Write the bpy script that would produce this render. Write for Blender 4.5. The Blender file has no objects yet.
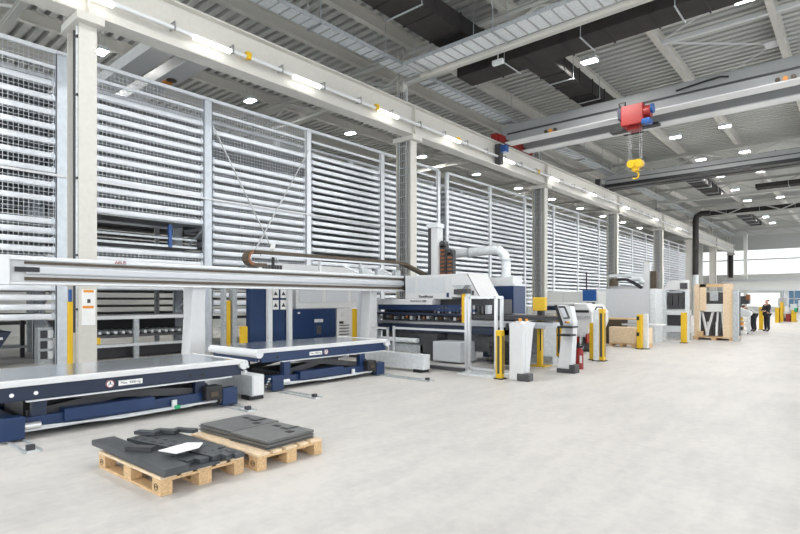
import bpy, math, random
from mathutils import Vector, Matrix, Euler
random.seed(7)
SC = bpy.context.scene
COL = SC.collection
PI = math.pi

# ------------------------------------------------------------ camera
YAW = math.atan(460/530)
SN, CS, FL, H = math.sin(YAW), math.cos(YAW), 530.0, 1.7
cd = bpy.data.cameras.new('camera'); cam = bpy.data.objects.new('camera', cd); COL.objects.link(cam)
cam.location = (0, 0, H); cam.rotation_euler = (PI/2, 0, YAW)
cd.sensor_width = 36; cd.lens = 36*FL/800; cd.shift_y = 33/800; cd.clip_end = 400; cd.clip_start = .05
SC.camera = cam

def at(px, py, X=None, Y=None, Z=None):
    """a point on a known plane of the hall, measured from the photograph"""
    u = (px-400)/FL; v = (300-py)/FL
    if Z is not None: d = (Z-H)/v
    elif X is not None: d = X/(u*CS-SN)
    else: d = Y/(u*SN+CS)
    return Vector((d*(u*CS-SN), d*(u*SN+CS), H+v*d))

# ------------------------------------------------------------ materials
MATS = {}
def mat(name, col, rough=.5, metal=0, noise=0, nscale=8, emit=None, es=1, stretch=None, bump=0, col2=None, lo=.35, hi=.65, detail=5):
    m = bpy.data.materials.new(name); m.use_nodes = True
    nt = m.node_tree; b = nt.nodes['Principled BSDF']
    b.inputs['Base Color'].default_value = (*col, 1)
    b.inputs['Roughness'].default_value = rough; b.inputs['Metallic'].default_value = metal
    if emit:
        b.inputs['Emission Color'].default_value = (*emit, 1); b.inputs['Emission Strength'].default_value = es
    tc = nt.nodes.new('ShaderNodeTexCoord'); mp = nt.nodes.new('ShaderNodeMapping')
    if stretch: mp.inputs['Scale'].default_value = stretch
    nz = nt.nodes.new('ShaderNodeTexNoise'); nz.inputs['Scale'].default_value = nscale; nz.inputs['Detail'].default_value = detail
    nt.links.new(tc.outputs['Object'], mp.inputs['Vector']); nt.links.new(mp.outputs['Vector'], nz.inputs['Vector'])
    rp = nt.nodes.new('ShaderNodeValToRGB'); rp.color_ramp.elements[0].position = lo; rp.color_ramp.elements[1].position = hi
    k = noise if noise else .04
    c2 = col2 or tuple(max(0, x*(1-k)) for x in col)
    rp.color_ramp.elements[0].color = (*c2, 1); rp.color_ramp.elements[1].color = (*col, 1)
    nt.links.new(nz.outputs['Fac'], rp.inputs['Fac']); nt.links.new(rp.outputs['Color'], b.inputs['Base Color'])
    if bump:
        bp = nt.nodes.new('ShaderNodeBump'); bp.inputs['Strength'].default_value = bump; bp.inputs['Distance'].default_value = .01
        nt.links.new(nz.outputs['Fac'], bp.inputs['Height']); nt.links.new(bp.outputs['Normal'], b.inputs['Normal'])
    MATS[name] = m
    return m
mat('cream', (.60, .585, .54), .45, noise=.05)
mat('white', (.70, .71, .72), .4, noise=.04)
mat('machine_white', (.62, .625, .63), .35)
mat('rack', (.84, .87, .91), .38, .05, noise=.08, nscale=3)
mat('rack_post', (.66, .71, .77), .4, .1, noise=.12, nscale=5)
mat('galv', (.50, .53, .55), .38, .3, noise=.25, nscale=14)
mat('galv_light', (.70, .73, .75), .4, .15, noise=.15, nscale=10)
mat('alu', (.70, .71, .72), .32, .7)
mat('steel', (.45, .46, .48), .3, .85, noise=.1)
mat('mirror_sheet', (.60, .66, .72), .16, .85, noise=.12, nscale=2)
mat('deck', (.52, .525, .505), .55, noise=.05)
mat('beam_grey', (.34, .35, .35), .5, noise=.08)
mat('crane_grey', (.33, .34, .345), .45, noise=.05)
mat('truss', (.50, .50, .47), .5)
mat('black_duct', (.022, .019, .018), .75, noise=.3, nscale=3)
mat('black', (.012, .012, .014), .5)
mat('dark', (.05, .05, .055), .5, noise=.2)
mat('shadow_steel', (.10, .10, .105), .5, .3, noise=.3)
mat('navy', (.010, .020, .050), .38, noise=.1)
mat('blue', (.007, .030, .100), .38, noise=.12, nscale=4)
mat('bright_blue', (.012, .075, .27), .35)
mat('yellow', (.72, .45, .012), .4, noise=.06)
mat('orange', (.8, .30, .03), .4)
mat('red', (.27, .014, .011), .4, noise=.1)
mat('copper', (.27, .11, .05), .4, .5)
mat('brown', (.10, .072, .047), .5, .2, noise=.4, nscale=30)
mat('green', (.02, .35, .15), .5)
mat('plate_dark', (.08, .087, .096), .42, .35, noise=.2, nscale=6)
mat('plate_grey', (.19, .194, .194), .38, .45, noise=.2, nscale=5)
mat('wood', (.70, .47, .25), .7, noise=.28, nscale=6, stretch=(1.5, 9, 9), bump=.2)
mat('wood_pale', (.80, .62, .42), .7, noise=.2, nscale=5, stretch=(2, 6, 6))
mat('paper', (.85, .85, .84), .6)
mat('skin', (.62, .36, .26), .6)
mat('cloth_black', (.018, .018, .022), .8)
mat('cloth_grey', (.50, .50, .49), .8)
mat('hair', (.06, .035, .02), .7)
mat('mesh_wire', (.7, .74, .78), .4, .4)
mat('panel_grey', (.55, .57, .60), .45)
mat('wall_panel', (.62, .63, .61), .5, noise=.05, nscale=1)
mat('wall_panel_dark', (.46, .47, .46), .5)
mat('screen', (.012, .045, .14), .15, emit=(.02, .08, .25), es=.12)
mat('lamp', (1, 1, 1), .5, emit=(1, .985, .95), es=185)
mat('tube_lamp', (1, 1, 1), .5, emit=(1, .98, .93), es=1.3)
mat('window_blue', (.06, .13, .22), .1, emit=(.2, .35, .5), es=.08)
mat('skylight', (.7, .72, .74), .4, emit=(.95, .98, 1), es=.33)
gm = mat('glass', (.97, .98, .98), 0); gm.node_tree.nodes['Principled BSDF'].inputs['Transmission Weight'].default_value = 1; gm.node_tree.nodes['Principled BSDF'].inputs['IOR'].default_value = 1.12
for l in list(gm.node_tree.links):
    if l.to_socket.name == 'Base Color': gm.node_tree.links.remove(l)
# polished concrete floor with wear marks
def floor_mat():
    m = bpy.data.materials.new('concrete_floor'); m.use_nodes = True; nt = m.node_tree; N = nt.nodes; L = nt.links
    b = N['Principled BSDF']; tc = N.new('ShaderNodeTexCoord')
    def noise(scale, st, det, rot=0):
        mp = N.new('ShaderNodeMapping'); mp.inputs['Scale'].default_value = st; mp.inputs['Rotation'].default_value = (0, 0, rot)
        n = N.new('ShaderNodeTexNoise'); n.inputs['Scale'].default_value = scale; n.inputs['Detail'].default_value = det; n.inputs['Roughness'].default_value = .62
        L.new(tc.outputs['Object'], mp.inputs['Vector']); L.new(mp.outputs['Vector'], n.inputs['Vector']); return n
    a = noise(.55, (1, 1, 1), 6); s = noise(1.6, (2.2, .5, 1), 8, .5); f = noise(9, (1, 1, 1), 6)
    def mix(x, y, fac):
        q = N.new('ShaderNodeMix'); q.data_type = 'FLOAT'; q.inputs[0].default_value = fac
        L.new(x, q.inputs[2]); L.new(y, q.inputs[3]); return q.outputs[0]
    v = mix(mix(a.outputs['Fac'], s.outputs['Fac'], .5), f.outputs['Fac'], .28)
    rp = N.new('ShaderNodeValToRGB'); e = rp.color_ramp.elements
    e[0].position = .36; e[0].color = (.45, .437, .425, 1); e[1].position = .56; e[1].color = (.605, .58, .553, 1)
    L.new(v, rp.inputs['Fac']); L.new(rp.outputs['Color'], b.inputs['Base Color'])
    mr = N.new('ShaderNodeMapRange'); mr.inputs['To Min'].default_value = .28; mr.inputs['To Max'].default_value = .6
    L.new(v, mr.inputs['Value']); L.new(mr.outputs['Result'], b.inputs['Roughness'])
    MATS['floor'] = m
floor_mat()

# ------------------------------------------------------------ mesh builder
class MB:
    def __init__(s): s.v = []; s.f = []
    def add(s, vs, fs):
        o = len(s.v); s.v += [tuple(v) for v in vs]; s.f += [tuple(i+o for i in f) for f in fs]; return s
    def box(s, x0, x1, y0, y1, z0, z1, M=None):
        vs = [Vector((x, y, z)) for x in (x0, x1) for y in (y0, y1) for z in (z0, z1)]
        if M: vs = [M @ v for v in vs]
        return s.add(vs, [(0, 1, 3, 2), (4, 6, 7, 5), (0, 4, 5, 1), (2, 3, 7, 6), (0, 2, 6, 4), (1, 5, 7, 3)])
    def bar(s, p, q, w, h=None, up=(0, 0, 1)):
        p = Vector(p); q = Vector(q); d = q-p; L = d.length; d.normalize(); h = h or w
        up = Vector(up)
        if abs(d.dot(up)) > .98: up = Vector((1, 0, 0))
        a = d.cross(up).normalized(); b = a.cross(d)
        M = Matrix(((a.x, d.x, b.x, p.x), (a.y, d.y, b.y, p.y), (a.z, d.z, b.z, p.z), (0, 0, 0, 1)))
        return s.box(-w/2, w/2, 0, L, -h/2, h/2, M)
    def cyl(s, p, q, r, n=12, r2=None):
        p = Vector(p); q = Vector(q); d = (q-p).normalized(); r2 = r if r2 is None else r2
        up = Vector((0, 0, 1)) if abs(d.z) < .95 else Vector((1, 0, 0))
        a = d.cross(up).normalized(); b = d.cross(a)
        vs = []
        for c, rr in ((p, r), (q, r2)):
            for i in range(n):
                t = 2*PI*i/n; vs.append(c+a*rr*math.cos(t)+b*rr*math.sin(t))
        fs = [(i, (i+1) % n, n+(i+1) % n, n+i) for i in range(n)]+[tuple(range(n-1, -1, -1)), tuple(range(n, 2*n))]
        return s.add(vs, fs)
    def tube(s, pts, r, n=10):
        pts = [Vector(p) for p in pts]; rings = []
        a = None
        for i, p in enumerate(pts):
            d = (pts[min(i+1, len(pts)-1)]-pts[max(i-1, 0)]).normalized()
            if a is None:
                up = Vector((0, 0, 1)) if abs(d.z) < .95 else Vector((1, 0, 0)); a = d.cross(up).normalized()
            a = (a-d*a.dot(d)).normalized(); b = d.cross(a)
            rings.append([p+a*r*math.cos(2*PI*k/n)+b*r*math.sin(2*PI*k/n) for k in range(n)])
        vs = [v for g in rings for v in g]; fs = []
        for i in range(len(pts)-1):
            for k in range(n): fs.append((i*n+k, i*n+(k+1) % n, (i+1)*n+(k+1) % n, (i+1)*n+k))
        fs += [tuple(range(n-1, -1, -1)), tuple(range((len(pts)-1)*n, len(pts)*n))]
        return s.add(vs, fs)
    def prism(s, poly, ext):
        """poly: 3D points of one face, ext: vector"""
        e = Vector(ext); P = [Vector(p) for p in poly]; n = len(P)
        return s.add(P+[p+e for p in P], [tuple(range(n-1, -1, -1)), tuple(range(n, 2*n))]+[(i, (i+1) % n, n+(i+1) % n, n+i) for i in range(n)])
    def ibeam(s, p, q, w, h, t=.03, up=(0, 0, 1)):
        p = Vector(p); q = Vector(q); u = Vector(up)
        s.bar(p+u*(h/2-t/2), q+u*(h/2-t/2), w, t, up); s.bar(p-u*(h/2-t/2), q-u*(h/2-t/2), w, t, up)
        return s.bar(p, q, t*.7, h-2*t, up)
    def build(s, name, material, parent=None, bevel=0, smooth=False):
        off = Vector(parent.get('_w', (0, 0, 0))) if parent else Vector((0, 0, 0))
        me = bpy.data.meshes.new(name)
        me.from_pydata([tuple(Vector(v)-off) for v in s.v], [], s.f); me.update()
        o = bpy.data.objects.new(name, me); COL.objects.link(o)
        me.materials.append(MATS[material])
        import bmesh
        bm = bmesh.new(); bm.from_mesh(me); bmesh.ops.recalc_face_normals(bm, faces=bm.faces); bm.to_mesh(me); bm.free()
        if parent: o.parent = parent; o['_w'] = tuple(off)
        if smooth:
            for p in me.polygons: p.use_smooth = True
            try: me.set_sharp_from_angle(angle=.7)
            except Exception: pass
        if bevel:
            md = o.modifiers.new('bevel', 'BEVEL'); md.width = bevel; md.segments = 2; md.limit_method = 'ANGLE'
        return o

def tag(o, label, cat, group=None, kind=None):
    if label: o['label'] = label
    if cat: o['category'] = cat
    if group: o['group'] = group
    if kind: o['kind'] = kind
    return o
def thing(name, label, cat, loc, group=None):
    o = bpy.data.objects.new(name, None); COL.objects.link(o); o.location = loc; o['_w'] = tuple(loc); o.empty_display_size = .1
    return tag(o, label, cat, group)
def copy_tree(o, parent=None):
    c = o.copy(); COL.objects.link(c)
    if parent: c.parent = parent
    for ch in list(o.children): copy_tree(ch, c)
    return c
def text(s, size, material, M, name, parent, ext=.002, bold=False):
    cu = bpy.data.curves.new('lettering', 'FONT'); cu.body = s; cu.size = size; cu.extrude = ext; cu.align_x = 'CENTER'; cu.align_y = 'CENTER'
    if bold: cu.offset = size*.02
    t = bpy.data.objects.new('t', cu); COL.objects.link(t)
    dg = bpy.context.evaluated_depsgraph_get(); me = bpy.data.meshes.new_from_object(t.evaluated_get(dg))
    bpy.data.objects.remove(t)
    off = Vector(parent.get('_w', (0, 0, 0)))
    me.transform(Matrix.Translation(-off) @ M)
    me.materials.clear(); me.materials.append(MATS[material])
    o = bpy.data.objects.new(name, me); COL.objects.link(o); o.parent = parent
    return o
def face_x(p): # text plane facing +X, reading along +Y
    return Matrix.Translation(p) @ Matrix(((0, 0, 1, 0), (1, 0, 0, 0), (0, 1, 0, 0), (0, 0, 0, 1)))
def face_y(p): # text plane facing -Y, reading along +X
    return Matrix.Translation(p) @ Matrix.Rotation(PI/2, 4, 'X')
def one(mb, name, m, label, cat, group=None, bevel=0, smooth=False):
    return tag(mb.build(name, m, None, bevel, smooth), label, cat, group)
ORD = ['first', 'second', 'third', 'fourth', 'fifth', 'sixth', 'seventh', 'eighth', 'ninth', 'tenth', 'eleventh', 'twelfth',
       'thirteenth', 'fourteenth', 'fifteenth', 'sixteenth', 'seventeenth', 'eighteenth', 'nineteenth', 'twentieth',
       'twenty-first', 'twenty-second', 'twenty-third', 'twenty-fourth', 'twenty-fifth', 'twenty-sixth', 'twenty-seventh']

# ------------------------------------------------------------ the setting
WX0, WX1, WY0, WY1, RZ = -30.0, 10.0, -8.0, 93.0, 12.6
o = MB().box(WX0, WX1, WY0, WY1, -.2, 0).build('floor', 'floor'); o['kind'] = 'structure'
mb = MB(); poly = [(WX0, WY0, RZ+.35)]
y = WY0; prof = []
while y < WY1:
    prof += [(y, RZ), (y+.23, RZ), (y+.24, RZ+.22), (y+.43, RZ+.22)]; y += .44
prof.append((min(y, WY1), RZ))
vs = []; fs = []
for (yy, zz) in prof: vs += [(WX0, yy, zz), (WX1, yy, zz)]
for i in range(len(prof)-1): fs.append((2*i, 2*i+1, 2*i+3, 2*i+2))
n = len(vs); vs += [(WX0, WY0, RZ+.4), (WX1, WY0, RZ+.4), (WX1, prof[-1][0], RZ+.4), (WX0, prof[-1][0], RZ+.4)]; fs.append((n, n+1, n+2, n+3))
o = mb.add(vs, fs).build('ceiling', 'deck'); o['kind'] = 'structure'
o = MB().box(WX0-.3, WX0, WY0, WY1+.3, -.2, RZ+.4).build('wall_left', 'wall_panel'); o['kind'] = 'structure'
wb = MB().box(WX0, WX1, WY1, WY1+.3, -.2, RZ+.4).build('wall_back', 'wall_panel'); wb['kind'] = 'structure'
mb = MB()
for z in (3.2, 5.4, 7.6, 9.8, 12): mb.box(WX0, WX1, WY1-.06, WY1, z, z+.12)
o = mb.build('trim_1', 'wall_panel_dark'); o['kind'] = 'structure'
mb = MB().box(WX0, WX1, WY1-.12, WY1, 9.1, 11.0)
o = mb.build('trim_2', 'wall_panel_dark'); o['kind'] = 'structure'
# window and lit opening in the far wall
wxa = at(783, 300, Y=WY1).x; wxb = wxa+4.0
o = MB().box(wxa, wxb, WY1-.1, WY1-.02, .6, 3.3).build('window_1', 'window_blue'); o['kind'] = 'structure'
for i_, (a_, b_) in enumerate(((5.5, 7.5), (7.75, 9.0), (.8, 2.7))):
    o2 = MB().box(WX0+8, (8 if i_ < 2 else wxa-.4), WY1-.1, WY1-.02, a_, b_).build('window_%d' % (i_+2), 'skylight'); o2['kind'] = 'structure'
f = MB()
for x in (0, 1.3, 2.6, 4.0): f.box(wxa+x-.06, wxa+x+.06, WY1-.2, WY1-.1, .5, 3.4)
for z in (.55, 1.9, 3.35): f.box(wxa, wxb, WY1-.2, WY1-.1, z-.06, z+.06)
fo = f.build('window_frame', 'white', o)

# roof beams running the length of the hall
for i, X in enumerate((-26.9, -23.6, -20.3, -16.9, -14.05, -9.7, -6.2, -2.4, 1.2)):
    mb = MB().ibeam((X, WY0, RZ-.25), (X, WY1, RZ-.25), .24, .5, .03)
    w = ['far above the left aisle by the outer wall', 'above the left row of lamps', 'above the left aisle crane', 'behind the top of the columns',
         'just right of the crane runway', 'above the short black duct run', 'above the red hoist', 'near the right edge of the photo', 'outermost on the right'][i]
    one(mb, 'roof_beam', 'cream', 'long cream roof beam under the ribbed deck, '+w, 'beam', 'long roof beams')
# roof trusses across the hall, on every column line
CY = [4.7+12.3*k for k in range(-1, 8)]
for k, Y in enumerate(CY[1:]):
    t = thing('roof_truss', 'grey steel roof truss across the hall, '+ORD[k]+' from the camera', 'truss', (-14.5, Y, 10.8), 'roof trusses')
    xa, xb = -29.5, 8.0
    MB().ibeam((xa, Y, 10.85), (xb, Y, 10.85), .22, .2, .03).build('bottom_chord', 'truss', t)
    MB().ibeam((xa, Y, 11.98), (xb, Y, 11.98), .22, .22, .03).build('top_chord', 'truss', t)
    n = 16; w = (xb-xa)/n
    for j in range(n):
        x0 = xa+j*w
        z0, z1 = (10.95, 11.9) if j % 2 == 0 else (11.9, 10.95)
        MB().bar((x0, Y, z0), (x0+w, Y, z1), .09, .09).build('diagonal', 'truss', t)

# ------------------------------------------------------------ columns of the crane runway
CX = -14.0     # hall-side face
collab = ['cream steel column nearest the camera, with notices pinned to it', 'tall cream steel column with cable ladder behind the punching machine head',
 'cream steel column with cable ladder behind the blue tool cabinet', 'cream steel column behind the hanging blue screen', 'grey-cream steel column behind the big blank white panel',
 'sixth cream runway column, behind the black drop duct', 'pale column further down the runway behind the wooden crate', 'farthest runway column with black upper sleeve']
for k in range(8):
    Y = CY[k+1]
    t = thing('steel_column', collab[k], 'column', (CX-.4, Y, 0), 'columns under the crane runway')
    mb = MB().box(CX-.03, CX, Y-.2, Y+.2, 0, 8.3).box(CX-.8, CX-.77, Y-.2, Y+.2, 0, 8.3).box(CX-.78, CX-.02, Y-.012, Y+.012, 0, 8.3)
    mb.build('shaft', 'cream', t)
    MB().box(CX-.9, CX+.22, Y-.3, Y+.3, 8.3, 8.48).build('cap_plate', 'cream', t)
    mb = MB().box(CX-.47, CX-.44, Y-.15, Y+.15, 8.48, 12.2).box(CX-.80, CX-.77, Y-.15, Y+.15, 8.48, 12.2).box(CX-.78, CX-.46, Y-.01, Y+.01, 8.48, 12.2)
    mb.build('upper_shaft', 'cream', t)
    MB().box(CX-.86, CX+.05, Y-.26, Y+.26, 0, .03).build('foot_plate', 'cream', t)
    if k in (1, 2, 3, 4):
        lad = MB()
        for xx in (CX-.62, CX-.26): lad.box(xx-.02, xx+.02, Y-.2, Y-.14, 1, 10.5)
        z = 1.2
        while z < 10.4: lad.box(CX-.62, CX-.26, Y-.19, Y-.16, z, z+.03); z += .3
        lad.build('cable_ladder', 'galv', t)
        cb = MB()
        for q in range(4): cb.cyl((CX-.58+q*.09, Y-.15, 1), (CX-.58+q*.09, Y-.15, 10.4), .018, 6)
        cb.build('cable', 'dark', t)
    if k == 0:
        cb = MB().cyl((CX-.22, Y-.16, .9), (CX-.22, Y-.16, 12), .035, 8); cb.build('conduit', 'galv_light', t)
        MB().cyl((CX-.55, Y-.1, .9), (CX-.55, Y-.1, 12), .05, 8).build('cable', 'dark', t)
        for z in (1.45, 2.75, 4.6, 6.6, 8.0):
            MB().box(CX-.3, CX-.12, Y-.2, Y-.14, z, z+.05).build('pipe_clamp', 'dark', t)
        nn = MB().box(CX, CX+.012, Y-.14, Y+.16, 1.1, 1.95).build('notice', 'paper', t)
        MB().box(CX+.012, CX+.016, Y-.10, Y+.12, 1.88, 1.94).build('notice_stripe', 'orange', nn)
        MB().box(CX+.012, CX+.016, Y-.12, Y+.12, 1.5, 1.56).build('notice_stripe', 'orange', nn)
        MB().box(CX+.012, CX+.016, Y-.02, Y+.05, 1.63, 1.72).build('notice_symbol', 'dark', nn)
        MB().box(CX, CX+.02, Y+.2, Y+.27, .62, .78).build('marker', 'yellow', t)
    if k == 7:
        MB().cyl((CX-.35, Y-.1, 3.9 if k == 5 else 5), (CX-.35, Y-.1, 8.25), .27, 14).build('black_sleeve', 'black_duct', t, smooth=True)

# crane runway girder, with lit conductor rail and brackets
t = thing('crane_runway', 'long cream crane runway girder carried on the row of columns', 'girder', (-14.1, 40, 8.5))
ya, yb = -6, 91.2
MB().box(-14.115, -14.085, ya, yb, 8.53, 9.72).build('web', 'cream', t)
MB().box(-14.37, -13.83, ya, yb, 8.49, 8.54).build('bottom_flange', 'cream', t)
MB().box(-14.3, -13.9, ya, yb, 9.71, 9.76).build('top_flange', 'cream', t)
MB().box(-14.15, -14.05, ya, yb, 9.76, 9.83).build('rail', 'steel', t)
MB().cyl((-13.86, ya, 8.98), (-13.86, yb, 8.98), .06, 10).build('conductor_rail', 'white', t, smooth=True)
y = -2.0
while y < 84:
    MB().box(-14.1, -13.8, y-.02, y+.02, 8.96, 9.0).box(-13.84, -13.8, y-.02, y+.02, 8.9, 9.14).box(-14.1, -13.8, y-.02, y+.02, 9.12, 9.15).build('rail_bracket', 'steel', t)
    y += 1.75
for y in (3.6, 6.8, 10.2, 14.2, 18.5, 23.5, 29, 35, 42, 50, 58):
    MB().cyl((-13.84, y+.5, 8.93), (-13.84, y+1.6, 8.93), .075, 8).build('tube_lamp', 'tube_lamp', t)
for y in (4.35, 9.0, 14.6, 20.0, 28):
    MB().box(-13.93, -13.79, y-.06, y+.1, 8.92, 9.12).build('yellow_marker', 'yellow', t)
for y in CY[1:]:
    for dy in (-.0,):
        MB().box(-14.3, -13.9, y-.012, y+.012, 8.53, 9.72).build('stiffener', 'cream', t)

t = thing('roof_bracing', 'thin white roof beam with crossed bracing rods, top right of the photo', 'bracing', (-2, 23.4, 12.2))
MB().bar((-6.2, 23.4, 12.2), (8, 23.4, 12.2), .16, .16).build('strut_beam', 'white', t)
for a_, b_ in (((662, 41), (722, 0)), ((668, 43), (772, 44)), ((725, 75), (776, 43)), ((776, 43), (820, 30))):
    MB().cyl(at(*a_, Z=12.3), at(*b_, Z=12.3), .035, 6).build('bracing_rod', 'white', t)
q = at(775, 43, Z=12.25); MB().box(q.x-.35, q.x+.35, q.y-.35, q.y+.35, 12.2, 12.28).build('gusset_plate', 'white', t)
# ------------------------------------------------------------ cable trays
def tray(name, label, p, q, w, rods, lamp=None):
    p = Vector(p); q = Vector(q); t = thing(name, label, 'cable tray', (p+q)/2)
    d = (q-p).normalized(); a = d.cross(Vector((0, 0, 1)))
    mb = MB().bar(p, q, w, .008)
    mb.build('bottom_sheet', 'galv_light', t)
    MB().bar(p+a*w/2+Vector((0, 0, .06)), q+a*w/2+Vector((0, 0, .06)), .02, .14).build('side_rail', 'galv', t)
    MB().bar(p-a*w/2+Vector((0, 0, .06)), q-a*w/2+Vector((0, 0, .06)), .02, .14).build('side_rail', 'galv', t)
    L = (q-p).length; mb = MB(); s = .2
    while s < L:
        c = p+d*s; mb.bar(c-a*w/2-Vector((0, 0, .015)), c+a*w/2-Vector((0, 0, .015)), .05, .02); s += .42
    mb.build('rungs', 'beam_grey', t)['kind'] = 'stuff'
    for s in rods:
        c = p+d*s
        for sg in (-1, 1):
            e = c+a*sg*(w/2+.02); MB().cyl(e, (e.x, e.y, RZ), .018, 6).build('hanger_rod', 'galv', t)
        MB().bar(c-a*(w/2+.05)-Vector((0, 0, .05)), c+a*(w/2+.05)-Vector((0, 0, .05)), .05, .05).build('cross_support', 'steel', t)
    return t
tray('cable_tray', 'long galvanised cable tray hanging beside the crane runway', (-13.9, -2, 10.95), (-13.9, 88, 10.95), .62, [4+3.2*i for i in range(22)])
tb = tray('cable_tray', 'wide galvanised cable tray crossing the hall in front of the black duct', (-13.3, 15.95, 10.72), (7, 15.95, 10.72), .95, [.6, 4, 9, 13])
MB().bar((-13.3, 16.6, 10.68), (7, 16.6, 10.68), .14, .12).build('support_beam', 'cream', tb)

# ------------------------------------------------------------ black air ducts
def duct(label, p, q, w, h, seams=1.5, group='black air ducts'):
    p = Vector(p); q = Vector(q); d = (q-p).normalized(); L = (q-p).length
    t = thing('air_duct', label, 'duct', (p+q)/2, group)
    MB().bar(p, q, w, h).build('duct_body', 'black_duct', t, .03)
    s = seams
    while s < L-.2:
        MB().bar(p+d*(s-.025), p+d*(s+.025), w+.06, h+.06).build('flange', 'black_duct', t); s += seams
    s = seams*1.5
    while s < L-.2:
        c = p+d*s; a = d.cross(Vector((0, 0, 1)))
        for sg in (-1, 1):
            e = c+a*sg*(w/2+.05); MB().cyl((e.x, e.y, e.z-h/2-.06), (e.x, e.y, RZ), .014, 6).build('hanger_rod', 'galv', t)
        MB().bar(c-a*(w/2+.08)-Vector((0, 0, h/2+.06)), c+a*(w/2+.08)-Vector((0, 0, h/2+.06)), .04, .04).build('hanger_strap', 'galv', t)
        s += seams*2
    return t
duct('black duct running overhead along the hall, above the tray crossing', (-11.3, 8, 11.5), (-11.3, 18.05, 11.5), 1.35, .6)
duct('big black duct crossing the hall behind the wide cable tray', (-12.6, 18.7, 11.35), (7, 18.7, 11.35), 1.2, .9)
duct('black duct branching lengthwise off the big crossing duct, in front of the red hoist crane', (-9.7, 19.4, 11.4), (-9.7, 31.5, 11.4), 1.05, .6)
duct('black duct crossing under the second grey crane bridge', (-13.2, 43.2, 11.25), (7, 43.2, 11.25), 1.2, .6)
duct('short black lengthwise duct beyond the second crane bridge', (-9.75, 43.9, 11.2), (-9.75, 55, 11.2), 1.1, .5)
duct('black duct crossing the hall far back', (-13.2, 67.2, 11.25), (7, 67.2, 11.25), 1.2, .5)
duct('farthest short black lengthwise duct', (-9.75, 67.9, 11.2), (-9.75, 79, 11.2), 1.1, .5)
duct('thin black crossing duct between the fourth and fifth trusses', (-6.6, 53.4, 11.2), (2, 53.4, 11.2), 1.3, .35)
t = thing('drop_duct', 'black drop duct coming down beside the sixth column', 'duct', (-13.2, 64.4, 9.5))
MB().tube([(-12.0, 63.9, 10.9), (-12.8, 63.9, 10.95), (-13.25, 63.9, 10.7), (-13.35, 63.9, 10.2), (-13.35, 63.9, 8.6), (-13.35, 63.9, 4.4)], .3, 14).build('pipe', 'black_duct', t, smooth=True)
MB().cyl((-13.35, 63.9, 0), (-13.35, 63.9, 4.4), .27, 14).build('lower_pipe', 'galv_light', t, smooth=True)

# ------------------------------------------------------------ cranes
def crane(label, Y, xa, xb, zt, zb, gap, m, hoist_x=None, red=True):
    t = thing('overhead_crane', label, 'crane', ((xa+xb)/2, Y, zb), 'overhead travelling cranes')
    hh = zt-zb
    for j, yy in enumerate((Y, Y+gap)):
        MB().prism([(xa+.55, yy, zb), (xa, yy, zb+hh*.45), (xa, yy, zb+hh*.72), (xa+.5, yy, zt), (xb, yy, zt), (xb, yy, zb)], (0, .5, 0)).build('girder', m, t)
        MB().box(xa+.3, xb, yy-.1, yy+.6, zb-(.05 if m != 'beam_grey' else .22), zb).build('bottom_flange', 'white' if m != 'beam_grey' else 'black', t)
        MB().box(xa+.4, xb, yy-.06, yy, zb+hh*.42, zb+hh*.5).build('cable_channel', 'dark' if j == 0 else m, t)
    MB().box(xa-.2, xa+.3, Y-.6, Y+gap+1.1, zb-.02, zb+.32).build('end_carriage', 'red' if red else m, t, .02)
    for yy in (Y-.75, Y+gap+1.05):
        MB().box(xa-.15, xa+.2, yy, yy+.22, zb-.15, zb+.35).build('buffer', 'red' if red else 'dark', t, .02)
    return t
c1 = crane('grey double-girder crane bridge carrying the red hoist', 24.4, -14.2, 8, 10.75, 9.88, 1.9, 'crane_grey')
MB().box(-14.0, -13.7, 23.5, 23.8, 8.6, 9.6).build('power_pickup', 'dark', c1)
MB().box(-13.68, -13.4, 23.5, 23.8, 9.15, 9.5).build('drive_box', 'bright_blue', c1)
for x in (-11.4, -2.1):
    for dx, mm in ((-.3, 'brown'), (0, 'orange'), (.3, 'brown')):
        MB().cyl((x+dx*.8, 24.29, 9.96), (x+dx*.8, 24.40, 9.96), .085, 12).build('round_sticker', mm, c1)
MB().tube([(-5.8, 24.25, 10.42), (-4.9, 24.2, 10.5), (-4.2, 24.2, 10.56), (-3.9, 24.25, 10.5)], .04, 6).build('cable_loop', 'black', c1)
hz = thing('electric_hoist', 'red electric hoist with yellow hook block under the crane bridge', 'hoist', (-7.3, 24.1, 9.6))
MB().box(-7.75, -6.85, 23.35, 24.0, 9.12, 9.98).build('hoist_housing', 'red', hz, .04)
MB().box(-7.55, -7.05, 23.5, 24.0, 8.95, 9.12).build('rope_guard', 'red', hz, .02)
MB().cyl((-6.85, 23.65, 9.62), (-6.6, 23.65, 9.62), .26, 16).build('drum_end', 'red', hz, smooth=True)
MB().cyl((-6.6, 23.65, 9.72), (-6.5, 23.65, 9.72), .2, 16).build('drum_cap', 'bright_blue', hz, smooth=True)
MB().box(-6.9, -6.55, 23.3, 23.7, 9.05, 9.27).build('motor', 'bright_blue', hz, .03)
MB().box(-7.9, -7.75, 23.4, 23.9, 9.45, 9.95).build('gearbox', 'navy', hz, .03)
MB().box(-8.4, -6.4, 23.9, 24.3, 9.1, 9.2).build('trolley_frame', 'black', hz)
for z in (10.3,): MB().tube([(-7.8, 23.5, 9.95), (-7.85, 23.45, 10.15), (-7.6, 23.5, 10.17), (-7.65, 23.6, 9.98)], .04, 6).build('cable', 'black', hz)
for x in (-7.5, -7.42, -7.06, -6.98):
    MB().cyl((x, 23.65, 9.1), (x, 23.65, 7.55), .012, 6).build('wire_rope', 'steel', hz)
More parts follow.
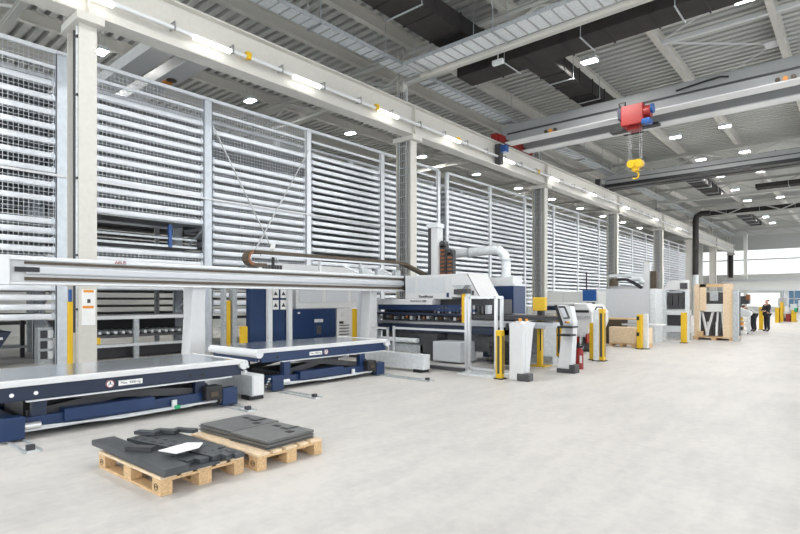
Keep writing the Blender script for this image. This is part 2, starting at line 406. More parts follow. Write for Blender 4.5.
hb = MB().cyl((-7.38, 23.5, 7.5), (-7.38, 23.8, 7.5), .17, 16).cyl((-7.08, 23.5, 7.5), (-7.08, 23.8, 7.5), .17, 16).box(-7.36, -7.1, 23.55, 23.75, 7.2, 7.66).build('hook_block', 'yellow', hz, smooth=False)
pts = [(-7.25+.15*math.sin(a), 23.65, 7.02-.15*math.cos(a)+.0) for a in [PI*1.0-.3-i*.45 for i in range(9)]]
MB().tube([(-7.25, 23.65, 7.28), (-7.25, 23.65, 7.16)]+pts, .035, 8).build('hook', 'yellow', hb, smooth=True)
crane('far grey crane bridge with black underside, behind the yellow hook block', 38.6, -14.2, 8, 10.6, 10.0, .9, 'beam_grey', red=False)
# crane in the left aisle
c3 = thing('overhead_crane', 'pale crane bridge in the left aisle with two round orange stickers, above the rack', 'crane', (-20, 8, 9.25), 'overhead travelling cranes')
for yy in (7.2, 8.35):
    MB().box(-28.5, -14.6, yy, yy+.45, 9.3, 9.75).build('girder', 'white', c3)
    MB().box(-28.5, -14.6, yy-.12, yy+.57, 9.25, 9.3).build('bottom_flange', 'white', c3)
for x, mm in ((-18.75, 'orange'), (-18.45, 'brown')):
    MB().cyl((x+.6, 8.6, 9.22), (x+.6, 8.6, 9.25), .17, 16).build('round_sticker', mm, c3)
MB().box(-14.95, -14.6, 6.6, 9.6, 9.3, 9.55).build('end_carriage', 'galv_light', c3)

# ------------------------------------------------------------ high-bay lamps
def lamp(label, x, y, z=11.45, group='high-bay lamps', s=.72):
    t = thing('ceiling_lamp', label, 'lamp', (x, y, z), group)
    MB().box(x-.42*s, x+.42*s, y-.26*s, y+.26*s, z, z+.09).build('housing', 'galv_light', t)
    MB().box(x-.38*s, x+.38*s, y-.22*s, y+.22*s, z-.012, z-.001).build('light_panel', 'lamp', t)
    rm = MB()
    for sg in (-1, 1): rm.box(x+sg*.42*s-.01, x+sg*.42*s+.01, y-.26*s, y+.26*s, z-.07, z); rm.box(x-.42*s, x+.42*s, y+sg*.26*s-.01, y+sg*.26*s+.01, z-.07, z)
    rm.build('shield_rim', 'galv_light', t)  # rim added to block sideways light from the panel onto the duct
    for sg in (-1, 1): MB().cyl((x+sg*.3, y, z+.09), (x+sg*.3, y, RZ), .008, 5).build('suspension_wire', 'galv', t)
k = 0
for i in range(11):
    lamp('square white lamp hanging in the left aisle, '+ORD[i]+' of its row from the camera', -22.4, 8.0+6.7*i)
for i, yy in enumerate((7.0, 21.3, 34.6, 41.3, 47.9, 54.6, 61.3, 68, 74.6, 81)):
    lamp('square white lamp in the middle row of the main hall, '+ORD[i-1]+' from the camera' if i else 'square white ceiling lamp high over the floor right of the lift tables', -8.3, yy)
for i, yy in enumerate((20.2, 34.3, 41, 47.9, 54.6, 61.3, 68)):
    lamp('square white lamp in the right-hand row of the main hall, '+ORD[i]+' from the camera', -2.8 if i < 1 else -5.7, yy)
for x_, y_, lb in ((-8.4, .3, 'added ceiling lamp, unseen high above the loaded pallets'), (-2.8, 13.6, 'added ceiling lamp, unseen right of the wide cable tray')):  # unseen lamps continuing the rows, added to brighten the near floor
    lamp('square white '+lb, x_, y_)
# small pendant lamp near the crossing tray
t = thing('pendant_lamp', 'small white pendant lamp hanging below the crossing cable tray', 'lamp', at(498, 62, Y=17.4))
p = Vector(t['_w'])
MB().box(p.x-.22, p.x+.22, p.y-.08, p.y+.08, p.z-.1, p.z+.08).build('lamp_head', 'white', t, .02)
MB().cyl((p.x, p.y, p.z), (p.x, p.y, RZ), .02, 6).build('stem', 'galv_light', t)


# ------------------------------------------------------------ storage racks
RX = -16.0
def rack(label, ys, depth, ztop, meshbays, braces):
    t = thing('storage_rack', label, 'rack', (RX-1, (ys[0]+ys[-1])/2, 0), 'high storage racks')
    for i, y in enumerate(ys):
        for x in (RX, RX-depth):
            hw = .15 if (i < 3 and ys[0] < 10) else .13; mb = MB().box(x-.09, x-.07, y-hw, y+hw, 0, ztop).box(x-.09, x+.02, y-hw, y-hw+.02, 0, ztop).box(x-.09, x+.02, y+hw-.02, y+hw, 0, ztop).box(x, x+.02, y-hw, y+hw, 0, ztop)
            mb.build('post', 'rack_post' if (i < 3 and ys[0] < 10) else 'rack', t)
        mb = MB(); z = .5; up = True
        while z < ztop-1:
            mb.bar((RX-.1, y, z), (RX-depth, y, z+.9), .05, .05) if up else mb.bar((RX-depth, y, z), (RX-.1, y, z+.9), .05, .05)
            up = not up; z += .9
        mb.build('side_bracing', 'rack_post', t)
    for x in (RX-.02, RX-depth):
        MB().box(x-.06, x+.04, ys[0], ys[-1], ztop-.02, ztop+.08).build('top_rail', 'rack', t)
        MB().box(x-.04, x+.02, ys[0], ys[-1], ztop-.42, ztop-.34).build('top_rail', 'rack', t)
    for z in (4.95,):
        MB().box(RX+.02, RX+.06, ys[0], ys[-1], z, z+.06).build('tie_rail', 'white', t)
    for b in meshbays:
        y0, y1 = ys[b]+.12, ys[b+1]-.12; mb = MB()
        for za_, zb_ in (((2.1, 3.2), (4.1, ztop-.05)) if (b == 1 and len(meshbays)) else ((2.1, ztop-.05),)):
            y = y0
            while y < y1: mb.box(RX-.045, RX-.037, y, y+.010, za_, zb_); y += .11
            z = za_
            while z < zb_: mb.box(RX-.045, RX-.037, y0, y1, z, z+.010); z += .11
        o = mb.build('wire_mesh', 'mesh_wire', t)
    for (b, za, zb) in braces:
        MB().bar((RX+.1, ys[b]+.1, zb), (RX+.1, ys[b+1]-1.2, za), .045, .02).build('brace', 'white', t)
        MB().bar((RX+.12, ys[b+1]-.1, zb), (RX+.12, ys[b]+1.2, za), .045, .02).build('brace', 'white', t)
    return t
YA = [4.75+4.165*k for k in range(-1, 5)]
YB = [22.15+4.18*k for k in range(14)]
rack('long white storage rack on the left, the part nearer the camera', YA, 2.0, 8.2, (0, 1, 2), [(2, 2.6, 7.4)])
rack('long white storage rack, the part further down the hall', YB, 2.0, 8.2, (), [])

def tray_meshes():
    """one storage tray: base sheet, rolled front rail, end hooks; 3.9 m long, front at x=0"""
    prof = [(-.10, .0), (-.02, .0)]+[(.005+.035*math.sin(a)-.0, .075-.075*math.cos(a)) for a in [PI*i/8 for i in range(1, 8)]]+[(-.02, .15), (-.10, .15)]
    a = MB(); L = 1.93
    a.prism([(x, -L, z) for x, z in prof], (0, 2*L, 0))
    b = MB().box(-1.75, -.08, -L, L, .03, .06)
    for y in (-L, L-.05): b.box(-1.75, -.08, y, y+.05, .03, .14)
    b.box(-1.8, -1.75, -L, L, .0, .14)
    return a, b
fr, ba = tray_meshes()
def tray_proto(full):
    if full:
        t = thing('storage_tray', 'x', 'tray', (0, 0, 0), 'g')
        ba.build('tray_base', 'steel', t); fr.build('front_rail', 'rack', t, smooth=True)  # base coloured darker than the white rail to deepen shade between trays
        for y in (-1.9, 1.84): MB().box(.01, .05, y, y+.06, .02, .17).build('end_hook', 'rack_post', t)
        return t
    m = MB(); m.add(fr.v, fr.f); m.add(ba.v, ba.f)
    return tag(m.build('storage_tray', 'rack', None, smooth=True), 'x', 'tray', 'g')
bays = [(YA[i], YA[i+1]) for i in range(5)]+[(YB[i], YB[i+1]) for i in range(13)]
bayname = ['left of the first column', 'just right of the first column', 'with the crossed rods', 'after the crossed rods', 'left of the second column',
           'first after the gap between racks', 'second after the gap', 'third after the gap', 'fourth after the gap', 'fifth after the gap',
           'sixth after the gap', 'seventh after the gap']
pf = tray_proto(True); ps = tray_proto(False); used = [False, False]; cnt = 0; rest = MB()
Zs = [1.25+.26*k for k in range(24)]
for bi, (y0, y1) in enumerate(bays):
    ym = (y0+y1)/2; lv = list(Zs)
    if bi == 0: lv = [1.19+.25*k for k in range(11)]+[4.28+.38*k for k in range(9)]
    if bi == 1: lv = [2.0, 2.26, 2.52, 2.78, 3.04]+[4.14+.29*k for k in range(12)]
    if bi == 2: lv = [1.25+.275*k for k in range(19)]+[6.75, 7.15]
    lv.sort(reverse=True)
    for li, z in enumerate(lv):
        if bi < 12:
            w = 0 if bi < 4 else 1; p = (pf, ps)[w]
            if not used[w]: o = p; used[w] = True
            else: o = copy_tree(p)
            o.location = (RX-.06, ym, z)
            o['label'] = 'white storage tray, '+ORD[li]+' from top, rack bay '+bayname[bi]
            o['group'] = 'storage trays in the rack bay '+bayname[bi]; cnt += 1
        else:
            rest.box(RX-1.8, RX, ym-1.93, ym+1.93, z, z+.13)
o = rest.build('storage_trays', 'rack'); tag(o, 'stacked white storage trays in the farthest rack bays', 'trays', None, 'stuff')

# interior rack behind the stacker aisle
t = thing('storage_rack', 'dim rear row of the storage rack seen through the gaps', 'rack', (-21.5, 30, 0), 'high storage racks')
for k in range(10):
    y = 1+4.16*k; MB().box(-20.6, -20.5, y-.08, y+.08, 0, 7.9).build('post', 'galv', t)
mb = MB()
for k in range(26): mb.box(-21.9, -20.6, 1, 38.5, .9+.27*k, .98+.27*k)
mb.build('shelf_levels', 'shadow_steel', t)['kind'] = 'stuff'  # dark colour deepens the shade seen through the rack gaps

# loading station with roller conveyor inside the first bay
t = thing('roller_conveyor', 'dark roller conveyor under the storage trays right of the first column', 'conveyor', (-16.9, 6.7, 0))
MB().box(-17.8, -16.0, 4.95, 8.8, 1.15, 1.25).build('upper_shelf', 'white', t)
MB().box(-17.6, -16.1, 4.95, 8.8, .62, .70).build('conveyor_bed', 'shadow_steel', t)
for k in range(18):
    MB().cyl((-17.6, 5.1+.21*k, .76), (-16.15, 5.1+.21*k, .76), .045, 8).build('roller', 'galv_light', t)
for y in (4.98, 6.6, 8.7): MB().box(-16.1, -16.0, y, y+.14, 0, 1.15).build('leg', 'galv', t)
MB().box(-16.12, -15.98, 4.95, 8.8, .36, .44).build('lower_rail', 'galv_light', t)
MB().box(-17.7, -16.4, 5.2, 8.6, .02, .32).build('floor_tray', 'dark', t)
MB().box(-18.0, -17.6, 5.0, 8.6, .7, 1.1).build('rear_panel', 'dark', t)
t = thing('transfer_unit', 'grey lifting unit with dark channel seen through the rack opening above the loader beam', 'machine', (-17, 6.8, 3.3))
MB().box(-17.8, -16.3, 5.0, 8.7, 3.35, 3.42).build('bed', 'galv_light', t)
MB().box(-16.4, -16.3, 5.0, 8.7, 3.6, 3.66).build('guide_rail', 'galv', t)
MB().box(-17.5, -17.3, 5.2, 5.6, 3.4, 4.05).build('bracket', 'dark', t)
MB().box(-16.35, -16.25, 7.75, 7.85, 3.35, 4.05).build('blue_stripe', 'bright_blue', t)
t = thing('stacked_sheets', 'brownish sheet stack lying under the tray edge in the leftmost bay', 'sheets', (-17, 2.8, 1.3))
MB().box(-17.5, -16.2, .9, 4.2, 1.24, 1.34).build('sheet_stack', 'brown', t)
t = thing('blue_machine', 'dark blue machine behind the rack at the left edge of the photo', 'machine', (-17.2, 1.5, 0))
ba_ = at(12, 300, X=-16.3).y
MB().prism([(-17.3, ba_-1.6, .0), (-17.3, ba_-.45, 0), (-17.3, ba_-.3, .4), (-17.3, ba_, .9), (-17.3, ba_-1.6, .95)], (1.0, 0, 0)).build('housing', 'navy', t, .02)
MB().box(-16.3, -16.26, ba_-1.5, ba_-.2, .7, .76).build('ledge', 'galv_light', t)
ca, cb_ = at(38, 300, X=-16.2).y, at(53, 300, X=-16.2).y
t = thing('switch_cabinet', 'grey cabinet with white and dark doors at the foot of the leftmost rack post', 'cabinet', (-16.2, ca, 0))
MB().box(-16.5, -16.2, ca, cb_, 0, .98).build('body', 'galv', t)
for z in (.25, .52, .8):
    MB().box(-16.2, -16.17, ca+.05, ca+.2, z-.1, z+.1).build('dark_door', 'dark', t); MB().box(-16.2, -16.17, ca+.22, ca+.34, z-.1, z+.1).build('white_door', 'white', t)

# yellow guards
def post(label, x, y, h, w=.12, name='safety_post', m='yellow', slot=True, cat='post', group='yellow safety posts', base=True, z0=0):
    t = thing(name, label, cat, (x, y, z0), group)
    MB().box(x-w/2, x+w/2, y-w/2, y+w/2, z0+.02, z0+h).build('housing', m, t, .008)
    if slot: MB().box(x+w/2, x+w/2+.004, y-w*.2, y+w*.2, z0+.12, z0+h-.12).box(x-w*.2, x+w*.2, y-w/2-.004, y-w/2, z0+.12, z0+h-.12).build('sensor_strip', 'dark', t)
    if base: MB().box(x-w*.7, x+w*.7, y-w*.7, y+w*.7, z0, z0+.025).build('foot_plate', 'black', t)
    return t
t = post('tall thin yellow guard post between the rack and the first column', -14.15, at(70, 300, X=-14.15).y, 1.66, .1, slot=False)
MB().cyl((-14.15, t.location.y, 1.66), (-14.15, t.location.y, 1.95), .04, 8).build('blue_plug', 'bright_blue', t)
t = post('tall yellow light guard with grey frame right of the white loader leg', -13.4, 8.05, 1.68, .13, slot=False)
MB().box(-13.5, -13.3, 8.16, 8.3, 0, 2.05).build('grey_frame', 'galv', t); MB().box(-13.5, -13.3, 7.9, 7.96, 0, 2.05).build('grey_frame', 'galv', t)
post('short yellow post left of the dark blue cabinet', -12.7, at(243.5, 300, X=-12.7).y, .98, .16, slot=False, name='bollard')

# ------------------------------------------------------------ sheet loader with long beam
BX = -10.5
t = thing('sheet_loader', 'long white gantry beam of the sheet loader with brown cable chain', 'loader', (BX, 7, 0))
y0 = at(3, 280, X=BX).y; y1 = at(404, 280, X=BX).y
MB().box(BX-.5, BX-.04, y0, y1, 2.0, 2.38).build('beam', 'machine_white', t, .01)
MB().box(BX-.5, BX+.02, y0, y1, 2.36, 2.43).build('upper_lip', 'white', t, .015)
MB().box(BX-.05, BX+.02, y0+.3, y1, 2.13, 2.27).build('face_profile', 'panel_grey', t, .03)
MB().box(BX-.06, BX+.0, y0+.3, y1, 2.305, 2.345).build('gear_rack', 'brown', t)
MB().box(BX-.06, BX+.0, y0+.3, y1, 2.03, 2.085).build('gear_rack', 'brown', t)
MB().box(BX-.5, BX+.03, y0, y1, 1.965, 2.0).build('lower_lip', 'white', t)
MB().box(BX-.5, BX+.05, y0-.12, y0+.08, 1.95, 2.44).build('end_plate', 'white', t, .01)
MB().box(BX-.02, BX+.04, y0+.16, y0+.5, 2.17, 2.25).build('end_block', 'black', t)
MB().box(BX-.5, BX+.03, y1-.03, y1+.03, 1.97, 2.42).build('end_cap', 'dark', t)
text('ABUS', .085, 'red', face_x((BX+.025, at(120, 260, X=BX).y, 2.395)), 'red_lettering', t)
for y, nm in ((at(196, 300, X=-10.7).y, 0), (at(371, 300, X=-10.7).y, 1)):
    MB().prism([(-10.95, y-.24, 0), (-10.95, y+.16, 0), (-10.95, y+.16, 2.0), (-10.95, y-.12, 2.0)], (.35, 0, 0)).build('leg', 'machine_white', t, .02)
    MB().box(-11.3, -10.95, y+.02, y+.3, 0, 2.0).build('leg_brace', 'panel_grey', t, .01)
# horizontal cable chain on top of the beam
CXc = -10.75
ya_ = at(246, 258, X=CXc).y; yb_ = at(402, 262, X=CXc).y
def chain(parent, pts, w, n, m='brown', nm='cable_chain', up=(1, 0, 0), links=True):
    pts = [Vector(p) for p in pts]; mb = MB()
    for a, b in zip(pts[:-1], pts[1:]): mb.bar(a, b+(b-a).normalized()*.02, w, n, up=up)
    o = mb.build(nm, m, parent); return o
arc = [(CXc, ya_+.16-.16*math.sin(a), 2.68-.15*math.cos(a)) for a in [PI*i/8 for i in range(0, 9)]]
zr = 2.83
chain(t, [(CXc, ya_+.5, 2.53)]+arc+[(CXc, y1-.2, zr+.02), (CXc+.05, y1+.25, zr-.02), (CXc+.3, y1+.95, 2.5), (CXc+.35, y1+1.3, 2.42)], .075, .22)
mb = MB()
for a in arc[1:8]: mb.box(CXc-.12, CXc+.12, a[1]-.012, a[1]+.035, a[2]-.03, a[2]+.03)
mb.build('chain_links', 'copper', t)['kind'] = 'stuff'
MB().box(CXc-.02, CXc+.02, at(272, 258, X=CXc).y, at(272, 258, X=CXc).y+.06, 2.43, 2.85).build('chain_support', 'black', t)
MB().bar((CXc, at(272, 258, X=CXc).y, 2.92), (CXc-.3, at(281, 250, X=CXc).y, 3.1), .1, .04).build('sensor', 'white', t)
MB().bar((CXc+.13, ya_+.3, zr-.08), (CXc+.13, y1-.1, zr-.06), .02, .05).build('chain_guide', 'steel', t)
y = ya_+2.2
while y < y1-.3:
    MB().box(CXc-.03, CXc+.03, y, y+.05, 2.43, zr-.04).build('chain_bracket', 'white', t); y += 1.5
for k, px in enumerate((352, 368, 386)):
    q = at(px, 272, X=CXc+.1); MB().bar((q.x, q.y-.3, 2.62), (q.x, q.y+.25, 2.47), .05, .05).build('cable_clip', 'galv_light', t)
    MB().box(q.x-.08, q.x+.06, q.y+.35, q.y+.6, 2.43, 2.6).build('valve_block', 'galv', t)

# ------------------------------------------------------------ machinery cabinets behind the loader
FX = -12.9
def cab(label, pa, pb, z0, z1, m, depth=.9, name='cabinet', x=FX, door=True):
    y0 = at(pa, 300, X=x).y; y1 = at(pb, 300, X=x).y
    t = thing(name, label, 'cabinet', (x, (y0+y1)/2, z0), None)
    MB().box(x-depth, x, y0, y1, z0, z1).build('body', m, t, .01)
    return t, y0, y1
t, a, b = cab('dark blue cabinet beside the rack, left of the white post', 251, 267.5, 0, 2.1, 'blue', .25)
MB().box(FX, FX+.012, a+.04, b-.04, .1, 2.05).build('door', 'blue', t, .005)
t, a, b = cab('narrow dark blue cabinet with four white warning signs', 271.5, 287, 0, 2.1, 'blue', .25)
for i in range(2):
    for j in range(2):
        w = (b-a)/2; yy = a+.04+i*w; zz = 1.42-.0+j*.34
        s = MB().box(FX, FX+.012, yy, yy+w-.07, zz, zz+.28).build('warning_sign', 'paper', t)
        cy = yy+w/2-.04; MB().prism([(FX+.012, cy-.07, zz+.08), (FX+.012, cy+.07, zz+.08), (FX+.012, cy, zz+.2)], (.004, 0, 0)).build('sign_symbol', 'dark', s)
for px, lb in ((269.5, 'white upright post between the two dark blue cabinets'), (289.5, 'white upright post right of the cabinet with warning signs')):
    y = at(px, 300, X=FX+.1).y
    one(MB().box(FX+.03, FX+.15, y-.07, y+.07, 0, 2.3), 'white_post', 'white', lb, 'post', None, .005)
t, a, b = cab('wide blue machine cabinet with a small window, under the white hood', 293, 336, 0, 1.42, 'blue')
w = b-a
MB().box(FX, FX+.015, a+w*.45, a+w*.68, .55, 1.38).build('door', 'blue', t, .004)
MB().box(FX+.015, FX+.025, a+w*.47, a+w*.67, 1.0, 1.1).build('label_strip', 'galv_light', t)
MB().box(FX+.015, FX+.022, a+w*.52, a+w*.63, .62, .9).build('window_pane', 'shadow_steel', t)
MB().box(FX, FX+.01, a+w*.1, a+w*.15, 1.28, 1.33).build('lamp_dot', 'white', t)
t, a, b = cab('white hood with grey panels over the blue cabinet, behind the loader beam', 296, 372, 1.44, 2.78, 'machine_white', .4)
n = 4
for i in range(3):
    ww = (b-a)/3; MB().box(FX, FX+.012, a+.12+i*ww, a+ww-.06+i*ww, 1.62, 2.1).build('grey_panel', 'panel_grey', t)
for k_ in range(7): MB().box(FX, FX+.03, a-1.2+.1*k_, a-1.13+.1*k_, 2.45, 2.72).build('louvre', 'dark', t)
MB().box(FX-.05, FX, a-1.3, a, 2.4, 2.78).build('louvre_panel', 'machine_white', t)
t, a, b = cab('narrow white cabinet with dark slots, right of the blue machine cabinet', 337, 352, 0, 1.43, 'machine_white')
for z in (.55, .65, .75, .85): MB().box(FX, FX+.01, a+.1, b-.15, z, z+.03).build('slot', 'dark', t)
MB().box(FX, FX+.012, a+.1, a+.28, .92, 1.0).build('latch', 'black', t); MB().box(FX, FX+.012, b-.5, b-.35, 1.15, 1.3).build('sticker', 'panel_grey', t)
y = at(355, 300, X=-12.4).y; post('thin yellow guard seen between the white cabinet and the loader leg', -12.4, y, 1.42, .14, slot=False)
for z in (.05, .25): pass
# floor level clutter behind table two
t = thing('floor_rail', 'thin white pipe on low stands behind the second lift table', 'rail', (-11.6, 8, 0))
MB().cyl((-11.6, 6.5, .3), (-11.6, 10.5, .3), .035, 8).build('pipe', 'galv_light', t)
for y in (6.8, 8.2, 10.0): MB().cyl((-11.6, y, 0), (-11.6, y, .3), .03, 8).build('stand', 'galv_light', t)

t = thing('dark_pipe_rack', 'dark shelf frame with hanging cables beyond the leftmost rack bay', 'shelf', (-18.6, 3.5, 0))
for k in range(4): MB().box(-18.7, -18.6, 2.2+.75*k, 2.3+.75*k, 0, 1.1).build('upright', 'dark' if k % 2 else 'white', t)
MB().box(-19.2, -18.5, 2.0, 4.6, .3, .36).build('shelf_board', 'galv', t)
# ------------------------------------------------------------ lift tables
def lift_table(label, x0, x1, ya, yb, zt, m, top, lab_y, holes, sx=0):
    t = thing('lift_table', label, 'table', ((x0+x1)/2, (ya+yb)/2, 0), 'scissor lift tables')
    x0 += 0
    MB().box(x0, x1-.12, ya, yb-.1, zt-.05, zt).build('tabletop', top, t, .01)
    MB().box(x1-.14, x1, ya, yb-.1, zt-.06, zt+.01).build('front_lip', 'white', t, .01)
    MB().box(x1-.12, x1-.05, ya+.1, yb-.12, zt-.24, zt-.06).build('side_beam', m, t, .005)
    MB().box(x1-.10, x1-.03, ya+.55, yb-.3, zt-.262, zt-.243).build('beam_edge', 'galv_light', t)
    MB().box(x0, x0+.1, ya+.1, yb-.12, zt-.24, zt-.06).build('side_beam', m, t)
    MB().box(x0+.1, x1-.12, ya, ya+.08, zt-.22, zt-.05).build('end_beam', m, t); MB().box(x0+.1, x1-.12, yb-.2, yb-.1, zt-.22, zt-.05).build('end_beam', m, t)
    MB().cyl((x0, yb-.1, zt-.07), (x1+.01, yb-.1, zt-.07), .08, 16).build('end_roller', 'white', t, smooth=True)
    if top != 'mirror_sheet' or ya > 4: MB().cyl((x0, ya+.02, zt-.07), (x1+.01, ya+.02, zt-.07), .08, 16).build('end_roller', 'white', t, smooth=True)
    for k in range(4): MB().cyl((x1-.03, yb-.1+.06*math.cos(k*1.1-1.2), zt-.1+.09*math.sin(k*1.1-1.2)), (x1+.03, yb-.1+.06*math.cos(k*1.1-1.2), zt-.1+.09*math.sin(k*1.1-1.2)), .022, 10).build('roller_bearing', 'galv_light', t)
    for hy in holes: MB().cyl((x1-.06, hy, zt-.16), (x1-.046, hy, zt-.16), .025, 12).build('hole_cover', 'paper' if hy < 3 else 'black', t)
    p = MB().cyl((x1-.052, lab_y, zt-.15), (x1-.042, lab_y, zt-.15), .055, 20).build('round_label', 'paper', t)
    rr = [(x1-.041, lab_y+.05*math.cos(2*PI*i/20), zt-.15+.05*math.sin(2*PI*i/20)) for i in range(21)]
    MB().tube(rr, .006, 5).build('label_ring', 'red', p)
    mk = MB()
    for a in (90, 210, 330):
        a = math.radians(a); mk.bar((x1-.04, lab_y, zt-.15), (x1-.04, lab_y+.035*math.cos(a), zt-.15+.035*math.sin(a)), .014, .004)
    mk.build('label_mark', 'dark', p)
    sgn = 1 if ya < 4 else -1
    ly = lab_y+sgn*.27
    tp = MB().box(x1-.052, x1-.044, ly-.16, ly+.16, zt-.19, zt-.12).build('text_plate', 'paper', t)
    text('Max. 3000 kg', .05, 'dark', face_x((x1-.043, ly, zt-.155)), 'plate_lettering', tp, .001)
    # base
    zb = .12
    MB().box(x1-.16, x1-.06, ya+.35, yb-.25, zb, zb+.14).build('base_beam', 'blue', t, .004)
    MB().box(x1-.15, x1-.03, ya+.35, yb-.25, zb-.03, zb).build('base_lip', 'galv_light', t)
    MB().box(x0+.06, x0+.16, ya+.35, yb-.25, zb, zb+.14).build('base_beam', 'blue', t)
    MB().box(x0+.1, x1-.1, ya+.35, ya+.5, zb, zb+.12).build('cross_beam', 'blue', t); MB().box(x0+.1, x1-.1, yb-.45, yb-.3, zb, zb+.12).build('cross_beam', 'blue', t)
    MB().box(x0+.3, x1-.2, ya+.5, yb-.5, .06, .1).build('shade_pan', 'black', t)  # black slab added to deepen the shade under the table
    MB().box(x1-.22, x1+.0, ya+.95, ya+2.1, zb+.03, zb+.19).build('motor_cover', 'blue', t, .01)
    zs = zt-.2
    if ya < 4: MB().box(x0+.35, x1-.4, ya+.6, yb-.6, .1, zt-.22).build('shade_box', 'black', t)  # black block added to make the shaded recess under the table dark
    else: MB().box(x0+.35, x1-.45, ya+.7, yb-.7, .1, .3).build('low_shade_box', 'black', t)  # lower black block, also standing in for under-table shade
    for x in (x0+.2, x1-.25):
        MB().bar((x, ya+.6, zb+.14), (x, yb-.9, zs), .05, .11).build('scissor_arm', 'dark', t); MB().bar((x+.06, ya+.7, zs), (x+.06, yb-.7, zb+.14), .05, .11).build('scissor_arm', 'dark', t)
    for y in (ya+.62, yb-.9):
        MB().box(x1-.2, x1-.08, y, y+.16, zb+.1, zt-.2).build('support_leg', m, t, .01); MB().box(x0+.1, x0+.2, y, y+.16, zb+.1, zt-.2).build('support_leg', m, t)
    for y, s in ((ya+.35, 1), (yb-.42, -1)):
        MB().box(x1-.12, x1+.07, y-.1, y+.16, .03, .3).build('wheel_box', 'blue', t, .012)
        MB().cyl((x1-.02, y+s*.17-.0, .16), (x1-.02, y+s*.34, .16), .045, 12).build('wheel_shaft', 'alu', t, smooth=True)
        MB().cyl((x1-.02, y-.14, .13), (x1-.02, y-.1, .13), .07, 12).build('wheel', 'dark', t)
        for k in range(4): MB().cyl((x1-.06+.03*k, y-.12, .1+.05*k), (x1-.05+.03*k, y-.16, .1+.05*k), .018, 8).build('bolt', 'galv_light', t)
    y = yb-.8
    gmo = MB().box(x1-.15, x1+.07, y, y+.28, .14, .36).build('gear_motor', 'black', t, .02)
    MB().cyl((x1-.05, y+.28, .22), (x1-.05, y+.52, .22), .09, 14).build('motor', 'black', t, smooth=True)
    MB().box(x1+.07, x1+.075, y+.08, y+.2, .2, .27).build('motor_label', 'brown', gmo)
    MB().tube([(x1-.1, y+.1, .36), (x1-.16, y-.1, .46), (x1-.2, y-.3, zt-.3)], .03, 8).build('hose', 'black', t, smooth=True)
    MB().box(x1-.03, x1+.0, ya+2.35, ya+2.42, zb-.02, zb+.1).build('sensor', 'white', t)
    MB().box(x1-.03, x1+.03, ya+2.38, ya+2.46, zb-.03, zb+.02).build('sensor_plug', 'green' if ya < 4 else 'galv_light', t)
    MB().tube([(x1-.05, ya+.5, zb+.02), (x1+.0, ya+1.6, zb-.03), (x1, yb-1, zb-.02)], .014, 6).build('cable', 'galv_light', t)
    return t
lift_table('nearest blue lift table with reflective sheet top, beside the loaded pallets', -9.3, -7.65, 1.35, 5.0, .71, 'navy', 'mirror_sheet', at(110, 382, X=-7.7).y, [1.75, 2.0, 4.0, 4.2])
lift_table('second blue lift table in front of the blue cabinets', -9.85, -8.2, 5.55, 9.1, .79, 'blue', 'mirror_sheet', at(326, 351, X=-8.25).y, [6.0, 7.8])

def guard(label, x0, x1, y, h):
    t = thing('guard_box', label, 'guard', ((x0+x1)/2, y, 0), 'low white guard boxes')
    MB().box(x0, x1, y, y+.24, .07, h).build('cover', 'galv_light', t, .006)
    MB().box(x1, x1+.012, y+.02, y+.22, .09, h-.02).build('end_cover', 'white', t, .004)
    for x in (x0+.2, x1-.2): MB().box(x-.1, x+.15, y-.02, y+.26, 0, .07).build('foot', 'black', t)
guard('low white guard box between the two lift tables', -9.9, -7.75, 5.12, .42)
guard('low white guard box at the far end of the second lift table', -9.9, -7.65, 9.65, .42)
for y, xe, lb in ((1.78, -6.95, 'steel floor rail under the left end of the nearest lift table'), (4.62, -7.0, 'steel floor rail under the right end of the nearest lift table'),
              (5.98, -7.05, 'steel floor rail under the left end of the second lift table'), (8.78, -6.75, 'steel floor rail under the right end of the second lift table')):
    t = thing('floor_rail', lb, 'rail', (xe, y, 0), 'floor rails of the lift tables')
    MB().box(-10, xe, y-.09, y-.06, 0, .025).build('rail_bar', 'galv', t); MB().box(-10, xe, y+.06, y+.09, 0, .025).build('rail_bar', 'galv', t)
    MB().box(xe-.3, xe, y-.06, y+.06, 0, .012).build('end_plate', 'galv_light', t)
    MB().box(xe-.14, xe-.08, y-.04, y+.04, .012, .07).build('stop_block', 'dark', t)

